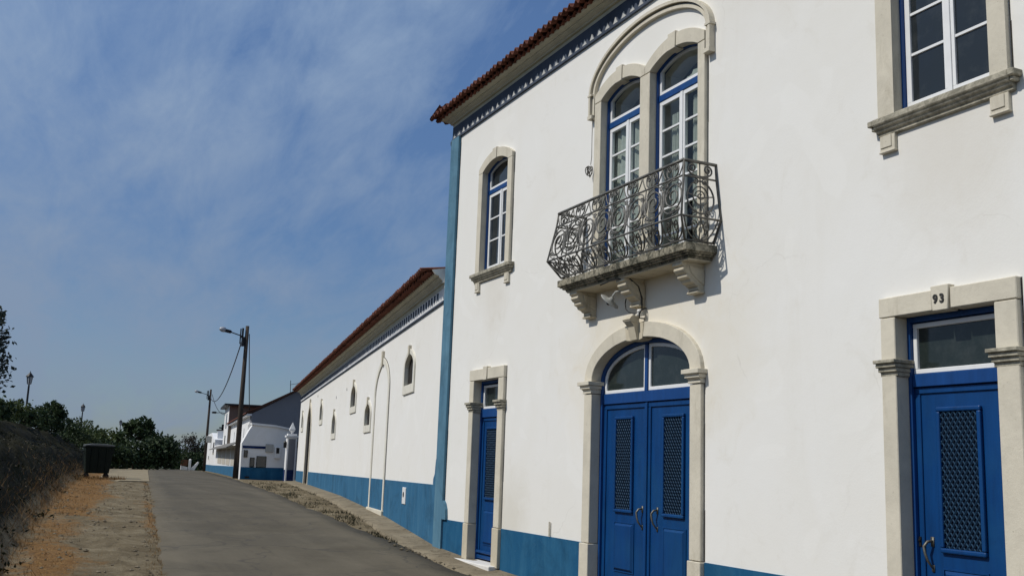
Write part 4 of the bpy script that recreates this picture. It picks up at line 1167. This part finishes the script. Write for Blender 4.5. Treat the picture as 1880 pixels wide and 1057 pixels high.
w = MB(); w.prism([(-62, -2.6), (-40.02, -2.6), (-40.02, 1.30), (-45, 1.50), (-50, 2.05), (-62, 2.05)], 0, 6); w.build('wall', M['white_far'], dh)
b = MB(); b.prism([(-62, -2.6), (-40.02, -2.6), (-40.02, -.78), (-62, -.92)], -.03, 0); b.build('plinth', M['plinth_low'], dh)
for (xa, xb, za, zb) in ((-43.5, -41.2, .2, 1.1), (-55, -53.6, -.3, -.05)):
    b = MB(); b.box(xa, xb, -.02, 0, za, zb); f = b.build('window', M['pane'], dh)
    b = MB(); b.box(xa-.1, xb+.1, -.05, 0, za-.08, za); b.build('sill', M['stone'], f)
ac = far_thing('air_conditioner', 'pale air-conditioning unit hung high on the small white house', 'air conditioner')
b = MB(); b.box(-50.6, -49.6, -.45, -.02, 1.15, 1.75); b.build('casing', M['enamel'], ac, bevel=.03)
b = MB(); b.lathe([(.22, 0), (.20, .02), (.02, .021)], (-50.2, -.45, 1.45), 16, (0,-1,0)); b.build('fan_guard', M['black'], ac)
ch = far_thing('chimney_stack', 'short white chimney with a dark cap above the small white house', 'chimney')
b = MB(); b.box(-45.2, -44.2, .3, 1.2, 1.0, 2.15); b.build('stack', M['white_far'], ch)
b = MB(); b.box(-45.3, -44.1, .2, 1.3, 2.15, 2.25); b.box(-44.8, -44.6, .6, .8, 2.25, 2.7); b.box(-45.1, -44.3, .4, 1.1, 2.35, 2.45); b.build('cap', M['black'], ch)
# grey gabled house E
eh = thing('gabled_house', 'house with a blank grey gable end and red tiled roof behind the annex', 'house')
wallbox('gable_wall', eh, M['cement'], [(10.13, -1.5), (16.9, -1.5), (16.9, 2.10), (13.5, 4.0), (10.13, 2.10)], -51.6, -51.2)
EV = Vector((-20.4, 2.66, 0)).normalized(); EA = math.atan2(-EV.y, -EV.x)
fr_ = part('street_front', eh, (-51.2, 10.13, 0)); fr_.rotation_euler = (0, 0, EA)
w = MB(); w.prism([(-20.5, -1.6), (-.4, -1.6), (-.4, 2.06), (-20.5, 2.02)], 0, .3, [[(-a-.42, z0), (-a, z0), (-a, z1), (-a-.42, z1)] for a, z0, z1 in ((1.6, .95, 1.62), (5.0, .80, 1.5), (9.6, .75, 1.5), (14.5, .75, 1.5))])
w.build('wall', M['white_far'], fr_)
for a, z0, z1 in ((1.6, .95, 1.62), (5.0, .80, 1.5), (9.6, .75, 1.5), (14.5, .75, 1.5)):
    b = MB(); b.box(-a-.42, -a, .15, .18, z0, z1); b.build('window', M['pane'], fr_)
b = MB(); b.box(-20.5, 0, -.22, 0, 2.0, 2.09); b.build('cornice', M['white_far'], eh).parent = fr_
b = MB(); b.add([(-20.5,-.3,2.10),(0.06,-.3,2.10),(0.06,3.42,4.07),(-20.5,3.42,4.07),(-20.5,-.3,2.18),(0.06,-.3,2.15),(0.06,3.42,4.12),(-20.5,3.42,4.15)], [(0,1,2,3),(7,6,5,4),(0,4,5,1),(1,5,6,2),(2,6,7,3),(3,7,4,0)])
b.build('roof_slope', M['tile'], fr_)
# flat-roofed block F
fb = thing('flat_roofed_block', 'brown rendered block with a flat roof slab rising behind the gabled house', 'house', (-70.5, 12.45, 0), (0, 0, EA))
w = MB(); w.box(-6.3, 0, 0, 3.0, -1.6, 3.35); w.build('wall', M['brownwall'], fb)
b = MB(); b.box(-6.3, 0, -.02, 0, -1.6, 3.35); b.build('street_face', M['white_far'], fb)
b = MB(); b.box(-6.8, .35, -.35, 3.3, 3.35, 3.47); b.build('roof_slab', M['black'], fb)
for (xa, xb, za, zb) in ((-3.6, -2.2, 1.9, 2.9), (-3.6, -2.4, .5, 1.4)):
    b = MB(); b.box(xa, xb, -.04, -.02, za, zb); b.build('window', M['pane'], fb)
tb = far_thing('terrace_wall', 'weathered brown terrace wall above the street canopy', 'wall')
b = MB(); b.prism([(-40, .6), (-29.5, .6), (-29.5, 1.62), (-40, 1.62)], .9, 1.2); b.build('wall', M['brownwall'], tb)
b = MB()
for i in range(4): b.box(-39.5+i*2.6, -39.2+i*2.6, .84, .9, .6, 1.66)
b.build('pier', M['wood'], tb)
# antenna
tv = thing('tv_antenna', 'thin rooftop television antenna on the gabled house', 'antenna', (-53.2, 12.42, 3.35))
b = MB(); b.tube([(0, 0, 0), (-.02, -.02, .66)], .016, 6); b.build('mast', M['black'], tv)
b = MB(); b.tube([(0, -.02, .44), (.1, .9, .66)], .012, 5)
for i in range(6): b.tube([(.02*i-.22, .0+.15*i, .445+.037*i), (.02*i+.22, .0+.15*i, .445+.037*i)], .006, 4)
b.build('boom', M['black'], tv)

# ------------------------------------------------------------------ utility poles and wires
def pole(loc, H, arm, label):
    t = thing('utility_pole', label, 'utility pole', loc, group=None)
    m = MB(); m.tube([(0, 0, -.5), (0, 0, H*.5), (0, 0, H)], [.14, .115, .085], 12); m.build('shaft', M['pole'], t, smooth=True)
    a = MB(); dx, dy = -.06, -arm
    a.tube([(0, -.09, H-.62), (dx*.3, dy*.25, H-.50), (dx, dy*.82, H-.32)], .028, 7); a.build('lamp_arm', M['black'], t, smooth=True)
    hd = MB(); hd.lathe([(.03, 0), (.08, .06), (.085, .34), (.05, .42)], (dx, dy*.66, H-.355), 10, (0, -1, .18)); hd.build('lamp_head', M['black'], t, smooth=True)
    gl_ = MB(); gl_.lathe([(.06, 0), (.12, .05), (.13, .18), (.07, .30), (.01, .32)], (dx, dy*.93, H-.28), 12, (0, -1, .15)); gl_.build('lamp_bowl', M['lampglass'], t, smooth=True)
    b = MB(); b.box(-.12, .12, -.22, -.10, H-1.0, H-.55); b.box(-.05, .05, -.24, -.16, H-.55, H-.12); b.tube([(0, -.30, H-.9), (0, -.30, H-.15)], .03, 6); b.box(-.06, .06, -.30, -.1, H-.60, H-.55); b.build('clamp', M['black'], t)
    return t
pole((-50.2, 9.39, -1.0), 7.28, 1.08, 'tall wooden utility pole with street lamp in front of the stained white wall')
pole((-98, 15.45, -1.40), 7.45, 1.20, 'farther wooden utility pole with street lamp at the white house end')
def sag(a, b, d, n=18):
    a, b = Vector(a), Vector(b); return [a.lerp(b, i/n) - Vector((0, 0, 4*d*(i/n)*(1-i/n))) for i in range(n+1)]
for (nm, a, b, d, r, lab) in (('overhead_cable', (-50.2, 9.19, 5.60), (-98, 15.4, 5.45), 1.5, .028, 'black overhead cable sagging between the two utility poles'),
        ('overhead_cable', (-98, 15.6, 5.6), (-76, 13.1, 2.95), .45, .025, 'overhead cable dropping from the farther pole to the flat-roofed block'),
        ('overhead_cable', (-50.15, 9.50, 5.9), (-51.3, 10.02, 2.2), .10, .022, 'service cable dropping from the nearer pole to the corner of the gabled house')):
    m = MB(); m.tube(sag(a, b, d), r, 5); tag(m.build(nm, M['cable'], smooth=True), lab, 'cable')
bl = thing('bracket_lamp', 'street lamp bracket on the corner of the flat-roofed block', 'street lamp', (-76, 12.95, 3.0))
m = MB(); m.tube([(0, .35, .0), (0, -.1, .08), (0, -.5, .04)], .025, 6); m.build('arm', M['black'], bl)
m = MB(); m.lathe([(.03, 0), (.08, .08), (.07, .3), (.02, .36)], (0, -.42, .06), 10, (0, -1, 0)); m.build('lamp_head', M['black'], bl, smooth=True)

# park lamps on top of the bank
lp = thing('lamp_post', 'nearest black lantern post on the bank, taller than the hedge', 'lamp post', (-55, .06, .65), group='lantern posts on the bank')
m = MB(); m.lathe([(.09, -.4), (.09, .35), (.055, .45), (.045, 2.35), (.03, 2.45)], (0, 0, 0), 10); m.build('post', M['black'], lp, smooth=True)
m = MB(); m.lathe([(.03, 2.42), (.10, 2.46), (.15, 2.80)], (0, 0, 0), 6); m.build('lantern', M['lampglass'], lp)
m = MB(); m.lathe([(.19, 2.80), (.19, 2.83), (.07, 2.97), (.02, 3.02), (.02, 3.08)], (0, 0, 0), 6)
for k in range(6):
    q = 2*PI*k/6; m.tube([(.10*math.cos(q), .10*math.sin(q), 2.46), (.155*math.cos(q), .155*math.sin(q), 2.82)], .012, 4)
m.build('lantern_cap', M['black'], lp)
dup(lp, (-87.9, 4.15, .62), .3, 'second black lantern post on the bank, behind the waste container')
dup(lp, (-121.6, 9.76, .50), .6, 'farthest lantern post, half hidden by the tree left of the road')

# waste container
wc = thing('waste_container', 'dark green wheeled waste container on the dry grass verge', 'waste container', (-40.7, 2.60, -.95), (0, 0, .02)); wc.scale = (1, .84, 1)
m = MB()
lo = [(-.40,-.47), (.40,-.47), (.40,.47), (-.40,.47)]; hi = [(-.50,-.58), (.50,-.58), (.50,.58), (-.50,.58)]
m.add([(x, y_, .17) for x, y_ in lo] + [(x, y_, 1.10) for x, y_ in hi], [(0,3,2,1),(4,5,6,7),(0,1,5,4),(1,2,6,5),(2,3,7,6),(3,0,4,7)])
m.box(-.53, .53, -.61, .61, 1.08, 1.14)
for k in (-.3, 0, .3): m.add([(.405, k-.03, .2), (.405, k+.03, .2), (.51, k+.035, 1.08), (.51, k-.035, 1.08), (.425, k-.03, .2), (.425, k+.03, .2), (.53, k+.035, 1.08), (.53, k-.035, 1.08)], [(4,5,6,7),(0,4,7,3),(1,2,6,5)])
m.build('body', M['bin'], wc, bevel=.02)
m = MB(); m.xprism([(-.60, 1.14), (-.60, 1.18), (-.3, 1.225), (.3, 1.225), (.60, 1.18), (.60, 1.14)], -.53, .53); m.build('lid', M['binlid'], wc, bevel=.015)
for (a, b) in ((-.33, -.40), (.33, -.40), (-.33, .40), (.33, .40)):
    m = MB(); m.lathe([(.085, -.025), (.09, 0), (.085, .025)], (a, b, .08), 14, (1, .0, 0)); m.box(a-.03, a+.03, b-.02, b+.02, .08, .18); m.build('wheel', M['black'], wc)
for sy in (-1, 1):
    m = MB(); m.tube([(.2, sy*.56, .95), (.2, sy*.66, .95), (-.2, sy*.66, .95), (-.2, sy*.56, .95)], .018, 6); m.build('handle', M['black'], wc)

# white garden wall at the crest
gw2 = thing('garden_wall', 'broken white garden wall with a pillar beyond the crest of the road', 'wall', (-106, 15.2, -1.5))
m = MB(); m.box(-.12, .12, .0, .2, -.8, 1.0); m.lathe([(.15, 1.0), (.06, 1.1)], (0, .1, 0), 4); m.build('pillar', M['white_far'], gw2)
m = MB(); m.xprism([(-.75, .05), (-.75, .42), (-.1, .30), (-.05, -.5), (-.4, -.5)], -.1, .1); m.xprism([(.25, -.4), (.25, .2), (.85, .85), (.95, .75), (.6, .1), (.4, -.4)], -.1, .1); m.build('wing', M['white_far'], gw2)
m = MB(); m.box(-.06, .06, -.75, -.12, .42, 1.0); m.build('panel', M['gatebrown'], gw2)

# ------------------------------------------------------------------ vegetation
def leaves(name, parent, mat, centers, size, aspect=1.6, shade=None):
    """many small leaf faces; centers (n,3); returns ONE mesh"""
    n = len(centers); c = np.asarray(centers, float)
    u = rng.normal(size=(n, 3)); u /= np.linalg.norm(u, axis=1)[:, None]
    v = np.cross(u, rng.normal(size=(n, 3))); v /= np.linalg.norm(v, axis=1)[:, None]
    s = size*(.55 + .9*rng.random(n))[:, None]
    a = c + u*s*aspect*.5; b = c - u*s*aspect*.5; p = c + v*s*.5; q = c - v*s*.5
    V = np.stack([a, p, b, q], 1).reshape(-1, 3)
    F = np.arange(4*n).reshape(n, 4)
    me = bpy.data.meshes.new(name); me.from_pydata(V.tolist(), [], F.tolist()); me.update()
    sh = np.repeat(shade if shade is not None else rng.random(n), 4)
    at = me.attributes.new('shade', 'FLOAT', 'POINT'); at.data.foreach_set('value', sh.astype(np.float32))
    o = bpy.data.objects.new(name, me); COL.objects.link(o); me.materials.append(mat); o.parent = parent
    return o
def blob_points(blobs, dens, size, clump=.35):
    """leaf centres in clumps on/in ellipsoid blobs (cx,cy,cz,rx,ry,rz)"""
    P = []; S = []
    for (cx, cy, cz, rx, ry, rz) in blobs:
        nc = max(6, int(dens*(rx*ry*rz)**(1/3)*10))
        d = rng.normal(size=(nc, 3)); d /= np.linalg.norm(d, axis=1)[:, None]
        rad = (rng.random(nc)**.45)[:, None]*(.80+.35*rng.random((nc, 1)))
        cc = np.array([cx, cy, cz]) + d*rad*np.array([rx, ry, rz])
        k = 14
        off = rng.normal(size=(nc, k, 3))*clump*np.minimum(1, (rx+ry+rz)/3)*.55
        pts = (cc[:, None, :] + off).reshape(-1, 3)
        sh = np.repeat(.15+.75*rng.random(nc), k)*.7 + .3*rng.random(nc*k)
        P.append(pts); S.append(sh)
    return np.concatenate(P), np.concatenate(S)
def tree(name, label, cat, loc, H, blobs, leafm, leaf, dens, trunk_r=.12, limbs=6, clump=.35, group=None, barkm='bark'):
    t = thing(name, label, cat, loc, (0, 0, 0), group)
    m = MB()
    top = H*.72
    bend = [(0, 0, -.3), (random.uniform(-.05, .05)*H, random.uniform(-.05, .05)*H, top*.5), (random.uniform(-.06, .06)*H, random.uniform(-.06, .06)*H, top)]
    m.tube(bend, [trunk_r, trunk_r*.75, trunk_r*.3], 8)
    for i in range(limbs):
        b = blobs[i % len(blobs)]; z0 = top*(.25+.6*i/max(1, limbs))
        q = Vector(bend[0]).lerp(Vector(bend[2]), z0/top)
        e = Vector((b[0]+random.uniform(-.5, .5)*b[3], b[1]+random.uniform(-.5, .5)*b[4], b[2]+random.uniform(-.3, .6)*b[5]))
        mid = q.lerp(e, .5) + Vector((0, 0, .06*H))
        m.tube([q, mid, e], [trunk_r*.45, trunk_r*.28, trunk_r*.10], 5)
    m.build('trunk', M[barkm], t, smooth=True)
    P, S = blob_points(blobs, dens, leaf, clump)
    P = P[P[:, 2] > -.1] if False else P; S = S[:len(P)]
    leaves('crown', t, M[leafm], P, leaf, 1.7, S)
    return t
# poplar / eucalyptus at the left frame edge
tree('poplar_tree', 'tall grey-green tree at the left end of the bank', 'tree', (-75, -3.1, .8), 8.3,
     [(0, .2, 2.0, 1.6, 1.5, 1.1), (.2, .5, 3.6, 1.6, 1.5, 1.2), (0, .6, 5.2, 1.5, 1.3, 1.2), (0, .6, 6.6, 1.2, 1.25, 1.0), (0, .5, 7.6, .8, .9, .65), (-.3, -1.1, 4.5, 1.5, 1.3, 1.5), (-.3, -1.0, 6.2, 1.2, 1.0, 1.2)], 'leaf_grey', .17, 3.0, .20, 12, .42)
# shrubs along the bank top
sh_specs = []
for (d, off, h, w_, kind) in ((30,-1.0,.45,.5,0), (33,-1.3,.55,.6,0), (37,-.9,.6,.6,0), (40,-1.2,.65,.7,0), (44,-1.3,.85,.9,1), (47,-.9,.8,.8,0), (50,-1.6,1.1,1.0,1), (53,-.8,.85,.8,0), (57,-1.1,1.25,1.1,0), (60,-.9,1.60,.95,2), (64,-.9,1.45,.9,2), (67,-1.0,1.35,1.1,0), (71,-.3,1.25,1.1,0), (75,-.6,1.3,1.2,1), (79,-.1,1.35,1.2,0), (83,-.5,1.75,1.4,1), (86,.2,1.75,1.3,1), (90,.3,2.2,1.5,1)):
    x = -d; y_ = btop(x) + off; z = terrain(x, y_)[0]
    sh_specs.append((x, y_, z, h, w_, kind))
words = ['low dark shrub on the bank top', 'pale olive shrub on the bank top', 'tall leafy shrub on the bank top']
near = ['nearest, at the left picture edge', 'second along from the left picture edge', 'third along from the left picture edge', 'just left of the nearest lantern post', 'touching the nearest lantern post', 'right beside the nearest lantern post', 'behind the nearest lantern post', 'a little past the nearest lantern post', 'left of the two tallest shrubs', 'first of the two tallest', 'second of the two tallest, with bare twigs', 'right after the two tallest', 'midway between the two lantern posts', 'a little before the second lantern post', 'just left of the second lantern post', 'behind the second lantern post', 'just right of the second lantern post', 'last before the trees']
for i, (x, y_, z, h, w_, kind) in enumerate(sh_specs):
    b = [(0, 0, h*.5, w_*.7, w_*.7, h*.5), (.2*w_, .4*w_, h*.62, w_*.5, w_*.5, h*.38), (-.3*w_, -.4*w_, h*.45, w_*.5, w_*.5, h*.4), (0, .1, h*.85, w_*.28, w_*.28, h*.28)]
    tree('shrub', words[kind] + ', ' + near[i], 'shrub', (x, y_, z), h, b, ('leaf_dark', 'leaf_olive', 'leaf_dark')[kind], .085 if kind != 2 else .14, 3.2, .03, 4, .30, 'shrubs along the bank top')
# trees left of the road
def zt(x): return G(x)-.03
specs = [('broadleaf_tree', 'loose leafy tree left of the road with sky gaps in its crown', (-95, 9.0), 4.6, [(0,0,3.2,1.4,1.35,1.0),(0,-.9,2.5,1.0,1.0,.8),(0,.95,2.9,1.0,.9,.8),(0,.2,3.9,.9,.95,.6),(0,-.7,3.75,.5,.5,.45),(0,1.1,3.8,.5,.5,.45)], 'leaf_dark', .24, 1.6),
 ('cypress_tree', 'small dark pointed conifer behind the leafy tree', (-99.5, 10.5), 4.5, [(0,0,1.2,.75,.75,.9),(0,0,2.3,.6,.6,.8),(0,0,3.2,.38,.38,.7),(0,0,3.9,.2,.2,.5)], 'leaf_dark', .13, 5),
 ('bushy_tree', 'dense dark rounded tree at the left edge of the far road', (-92, 10.7), 3.5, [(0,0,1.5,1.3,1.3,1.2),(0,.6,2.2,1.0,.9,.8),(0,-.6,2.0,1.1,.9,.9),(0,.9,1.2,.9,.9,1.0)], 'leaf_dark', .16, 5.5),
 ('bushy_tree', 'dark round bush nearest the asphalt on the left of the far road', (-91, 8.75), 2.6, [(0,0,1.3,1.0,1.4,1.1),(0,.9,1.1,1.0,1.0,1.0),(0,-.8,1.3,1.0,1.1,1.0)], 'leaf_dark', .16, 5.5),
 ('bushy_tree', 'low dark bush at the end of the bank behind the waste container', (-86, 6.6), 2.4, [(0,0,1.0,1.1,1.2,1.0),(0,-1.0,1.2,1.0,1.1,1.0),(0,1.0,.9,.9,.9,.9)], 'leaf_dark', .15, 5),
 ('bushy_tree', 'olive bush between the second lantern post and the leafy tree', (-97, 6.6), 3.9, [(0,0,2.4,1.2,1.5,1.1),(0,1.2,2.0,1.0,1.2,1.0),(0,-1.2,2.5,1.0,1.2,1.0)], 'leaf_olive', .16, 4.5),
 ('bushy_tree', 'dark tree crown hiding the road beyond the left bend', (-104, 12.75), 3.0, [(0,0,1.6,1.1,1.2,1.3),(0,.7,1.2,.9,.7,1.1),(0,-.9,2.0,1.1,.9,1.0)], 'leaf_dark', .17, 5.5)]
for (nm, lab, (x, y_), H, bl_, lm, ls, dn) in specs:
    tree(nm, lab, 'tree', (x, y_, zt(x)), H, bl_, lm, ls, dn, .10, 7, .34)
# trees beyond the crest on the right
tree('roadside_tree', 'thin brownish tree beyond the crest right of the road', 'tree', (-122, 17.0, -2.0), 4.6, [(0,0,2.8,1.0,1.4,1.3),(0,.9,2.2,1.0,1.0,1.3),(0,-.8,2.1,.9,.8,1.2),(0,.2,3.8,.8,1.0,.6)], 'leaf_brown', .13, 2.6, .09, 10, .4)
tree('roadside_tree', 'dark leafy tree beyond the crest beside the farther utility pole', 'tree', (-124, 19.0, -2.1), 4.6, [(0,0,2.8,1.1,1.2,1.4),(0,.9,2.4,1.0,1.0,1.3),(0,-.6,1.9,.9,.9,1.2)], 'leaf_dark', .15, 3.6, .09, 8, .36)
tree('roadside_tree', 'low dark tree beyond the crest behind the white garden wall', 'tree', (-118, 16.6, -1.8), 3.0, [(0,0,1.3,.9,1.3,1.1),(0,1.0,1.2,.9,1.0,1.0)], 'leaf_dark', .15, 4.5, .08, 5, .34)
# far wood: one mass
P = []
for i in range(26):
    P.append((-330+random.uniform(-30, 30), 20+i*6.5, -12+random.uniform(3, 6), 8, 7, 7+random.uniform(-2, 2)))
pp, ss = blob_points(P, 1.5, 1.4, .3)
fo = leaves('far_woods', None, M['leaf_dark'], pp, 1.5, 1.6, ss); tag(fo, 'distant dark woods below the crest of the road', 'woods', kind='stuff')

# grass, weeds, gravel
def blades(name, mat, label, pts, hmin, hmax, wd, lean=.5):
    n = len(pts); c = np.asarray(pts, float)
    q = rng.random(n)*2*PI; h = hmin + (hmax-hmin)*rng.random(n)**1.6
    dx = np.stack([np.cos(q), np.sin(q), np.zeros(n)], 1); q2 = rng.random(n)*2*PI
    ln = np.stack([np.cos(q2), np.sin(q2), np.zeros(n)], 1)*(lean*h*rng.random(n))[:, None]
    top = c + ln + np.stack([np.zeros(n), np.zeros(n), h], 1)
    V = np.stack([c - dx*wd, c + dx*wd, top], 1).reshape(-1, 3)
    me = bpy.data.meshes.new(name); me.from_pydata(V.tolist(), [], np.arange(3*n).reshape(n, 3).tolist()); me.update()
    at = me.attributes.new('shade', 'FLOAT', 'POINT'); at.data.foreach_set('value', np.repeat(rng.random(n), 3).astype(np.float32))
    o = bpy.data.objects.new(name, me); COL.objects.link(o); me.materials.append(mat)
    return tag(o, label, 'grass', kind='stuff')
pts = []
while len(pts) < 6500:
    x = -9 - 34*random.random()**.9; f_, l_ = foot(x), road_l(x)
    r_ = random.random()
    if r_ < .62: y_ = f_ + random.gauss(.25, .35)
    elif r_ < .78 and -42 < x < -20: y_ = f_ + (l_-f_)*random.gauss(.32, .17)
    elif r_ < .88: y_ = l_ - abs(random.gauss(.02, .10))
    else: y_ = f_ - random.random()*.9
    if y_ > l_ - .02: continue
    if fbm(x*1.3, y_*1.7+40) < .40: continue
    pts.append((x, y_, terrain(x, y_)[0]-.01))
blades('dry_grass', M['leaf_dry'], 'dry orange-brown grass along the foot of the bank', pts, .015, .085, .005, 1.1)
pts = []
for i in range(500):
    x = -38.6 - random.random()*2.0; y_ = random.uniform(1.9, 3.5); pts.append((x, y_, terrain(x, y_)[0]))
blades('dry_tuft_grass', M['leaf_dry'], 'taller straw grass growing round the waste container', pts, .05, .17, .010, .6)
pts = []
while len(pts) < 9000:
    x = -9 - 62*random.random(); u = random.random()*1.25; y_ = foot(x) - u*(foot(x)-btop(x))
    if fbm(x*.9+5, y_*1.3+20) < .44: continue
    pts.append((x, y_, terrain(x, y_)[0]-.01))
blades('weeds', M['leaf_weed'], 'sparse dark weeds covering the earth bank', pts, .02, .11, .008, 1.2)
pts = []
while len(pts) < 2200:
    x = -15 - 28*random.random(); a_, b_ = road_r(x)+.02, wall_y(x)-.5
    if b_-a_ < .05: continue
    y_ = random.uniform(a_, b_)
    if fbm(x*1.1+3, y_*2+60) < .47: continue
    pts.append((x, y_, terrain(x, y_)[0]-.005))
blades('verge_grass', M['leaf_weed'], 'thin dry weeds in the dirt beside the long building', pts, .02, .10, .008, 1.0)
# leafy weeds and straw on the bank
cl_ = []; sh_ = []
while len(cl_) < 2600:
    x = -9 - 60*random.random()**1.2; u = random.random()*1.2; y_ = foot(x) + .15 - u*(foot(x)-btop(x))
    if fbm(x*.8+15, y_*1.2+8) < .50: continue
    z = terrain(x, y_)[0]; k = random.randint(8, 22); r_ = random.uniform(.04, .14); h_ = random.uniform(.03, .16); t_ = random.random()
    for _ in range(k):
        cl_.append((x+random.gauss(0, r_), y_+random.gauss(0, r_), z+random.random()*h_)); sh_.append(min(1, t_*.7+.3*random.random()))
o_ = leaves('bank_undergrowth', None, M['leaf_weed'], np.array(cl_), .030, 2.2, np.array(sh_)); tag(o_, 'low leafy weeds scattered over the earth bank', 'weeds', kind='stuff')
pts = []
while len(pts) < 2200:
    x = -9 - 45*random.random(); y_ = foot(x) + .15 - abs(random.gauss(0, .35))
    pts.append((x, y_, terrain(x, y_)[0]-.01))
blades('straw', M['leaf_dry'], 'pale dry straw stems on the lower bank', pts, .05, .30, .004, 1.2)
pb = MB(); octa = [(1,0,0),(-1,0,0),(0,1,0),(0,-1,0),(0,0,1),(0,0,-1)]; of = [(0,2,4),(2,1,4),(1,3,4),(3,0,4),(2,0,5),(1,2,5),(3,1,5),(0,3,5)]
cnt = 0
while cnt < 5200:
    r_ = random.random()
    x = -8.5 - 26*random.random()**1.3
    if r_ < .42: y_ = random.uniform(foot(x)+.1, road_l(x)-.02)
    elif r_ < .55: y_ = road_l(x) - abs(random.gauss(.04, .10))
    elif r_ < .74: y_ = foot(x) + .3 - random.random()*1.9
    elif r_ < .85: y_ = wall_y(x) - .52 - abs(random.gauss(0, .07))
    else:
        a_, b_ = road_r(x), wall_y(x)-.52
        y_ = random.uniform(min(a_, b_), max(a_, b_))
    z = terrain(x, y_)[0]
    if road_l(x) < y_ < road_r(x): z = G(x)
    s_ = .005 + .030*random.random()**6
    ca = random.random()*6
    sx_, sy_, sz_ = s_*random.uniform(.7, 1.5), s_*random.uniform(.7, 1.4), s_*random.uniform(.45, .8)
    pb.add([(x+sx_*p[0]*math.cos(ca)-sy_*p[1]*math.sin(ca), y_+sx_*p[0]*math.sin(ca)+sy_*p[1]*math.cos(ca), z+sz_*p[2]+sz_*.3) for p in octa], of)
    cnt += 1
tag(pb.build('gravel', M['pebble'], smooth=False), 'loose pebbles on the dirt verge and along the kerb', 'gravel', kind='stuff')

# ------------------------------------------------------------------ light and sky
SUN = Vector((-.17, -1, 1.11)).normalized()
el = math.asin(SUN.z); az = math.atan2(SUN.x, SUN.y)
sl = bpy.data.lights.new('sun', 'SUN'); sl.energy = 3.15; sl.angle = math.radians(.53); sl.color = (1, .955, .88)
so_ = bpy.data.objects.new('sun', sl); COL.objects.link(so_); so_.rotation_euler = SUN.to_track_quat('Z', 'Y').to_euler(); so_.location = (0, -20, 30)
wd = bpy.data.worlds.new('World'); sc.world = wd; wd.use_nodes = True
nt = wd.node_tree; bg = nt.nodes['Background']
sky = N(nt, 'ShaderNodeTexSky', sky_type='NISHITA'); sky.sun_disc = False
sky.sun_elevation = el; sky.sun_rotation = az; sky.air_density = 1.0; sky.dust_density = .5; sky.ozone_density = 2.2; sky.altitude = 50
tc = N(nt, 'ShaderNodeTexCoord'); sep = N(nt, 'ShaderNodeSeparateXYZ'); nt.links.new(tc.outputs['Generated'], sep.inputs[0])
zc = N(nt, 'ShaderNodeMath', operation='MAXIMUM'); zc.inputs[1].default_value = .0; nt.links.new(sep.outputs['Z'], zc.inputs[0])
za = N(nt, 'ShaderNodeMath', operation='ADD'); za.inputs[1].default_value = .22; nt.links.new(zc.outputs[0], za.inputs[0])
dvx = N(nt, 'ShaderNodeMath', operation='DIVIDE'); nt.links.new(sep.outputs['X'], dvx.inputs[0]); nt.links.new(za.outputs[0], dvx.inputs[1])
dvy = N(nt, 'ShaderNodeMath', operation='DIVIDE'); nt.links.new(sep.outputs['Y'], dvy.inputs[0]); nt.links.new(za.outputs[0], dvy.inputs[1])
cmb = N(nt, 'ShaderNodeCombineXYZ'); nt.links.new(dvx.outputs[0], cmb.inputs[0]); nt.links.new(dvy.outputs[0], cmb.inputs[1])
mp = N(nt, 'ShaderNodeMapping'); mp.inputs['Rotation'].default_value = (0, 0, math.radians(35)); mp.inputs['Scale'].default_value = (.9, 2.6, 1); nt.links.new(cmb.outputs[0], mp.inputs['Vector'])
c1 = noise(nt, 1.35, 9, .60, mp.outputs['Vector'], .40)
c2 = noise(nt, 4.2, 8, .65, mp.outputs['Vector'], .5)
ad = N(nt, 'ShaderNodeMath', operation='ADD'); nt.links.new(c1, ad.inputs[0]); nt.links.new(mulf(nt, c2, .42), ad.inputs[1])
lf = rampf(nt, sep.outputs['Y'], .55, -.25)
lm = N(nt, 'ShaderNodeMath', operation='MULTIPLY_ADD'); lm.inputs[1].default_value = .36; nt.links.new(lf, lm.inputs[0]); nt.links.new(ad.outputs[0], lm.inputs[2])
cf = mulf(nt, rampf(nt, lm.outputs[0], .72, 1.10), .78)
cl = mixc(nt, cf, sky.outputs['Color'], (4.5, 5.0, 5.6))
tint = ramp(nt, sep.outputs['Z'], [(0.0, (.55,.64,.79)), (.16, (.61,.71,.88)), (.42, (.84,1.0,1.20))])
mt = N(nt, 'ShaderNodeMix', data_type='RGBA', blend_type='MULTIPLY'); mt.inputs['Factor'].default_value = 1.0
ca, cb2 = [i for i in mt.inputs if i.type == 'RGBA']; nt.links.new(cl, ca); nt.links.new(tint, cb2)
nt.links.new([o for o in mt.outputs if o.type == 'RGBA'][0], bg.inputs['Color'])
bg.inputs['Strength'].default_value = .087

# ------------------------------------------------------------------ camera
cam = bpy.data.cameras.new('camera'); co = bpy.data.objects.new('camera', cam); COL.objects.link(co)
R = Matrix(((.43053537, .1404127, .89158487), (.90187767, -.1057134, -.41885719), (.0354396, .98443332, -.17214843)))
co.matrix_world = R.to_4x4(); cam.sensor_width = 36; cam.lens = 36*1870/1880; cam.clip_start = .05; cam.clip_end = 6000
sc.camera = co
sc.view_settings.view_transform = 'Standard'; sc.view_settings.look = 'None'; sc.view_settings.exposure = 0; sc.view_settings.gamma = 1
sc.cycles.use_denoising = True; sc.cycles.max_bounces = 6; sc.cycles.transparent_max_bounces = 8
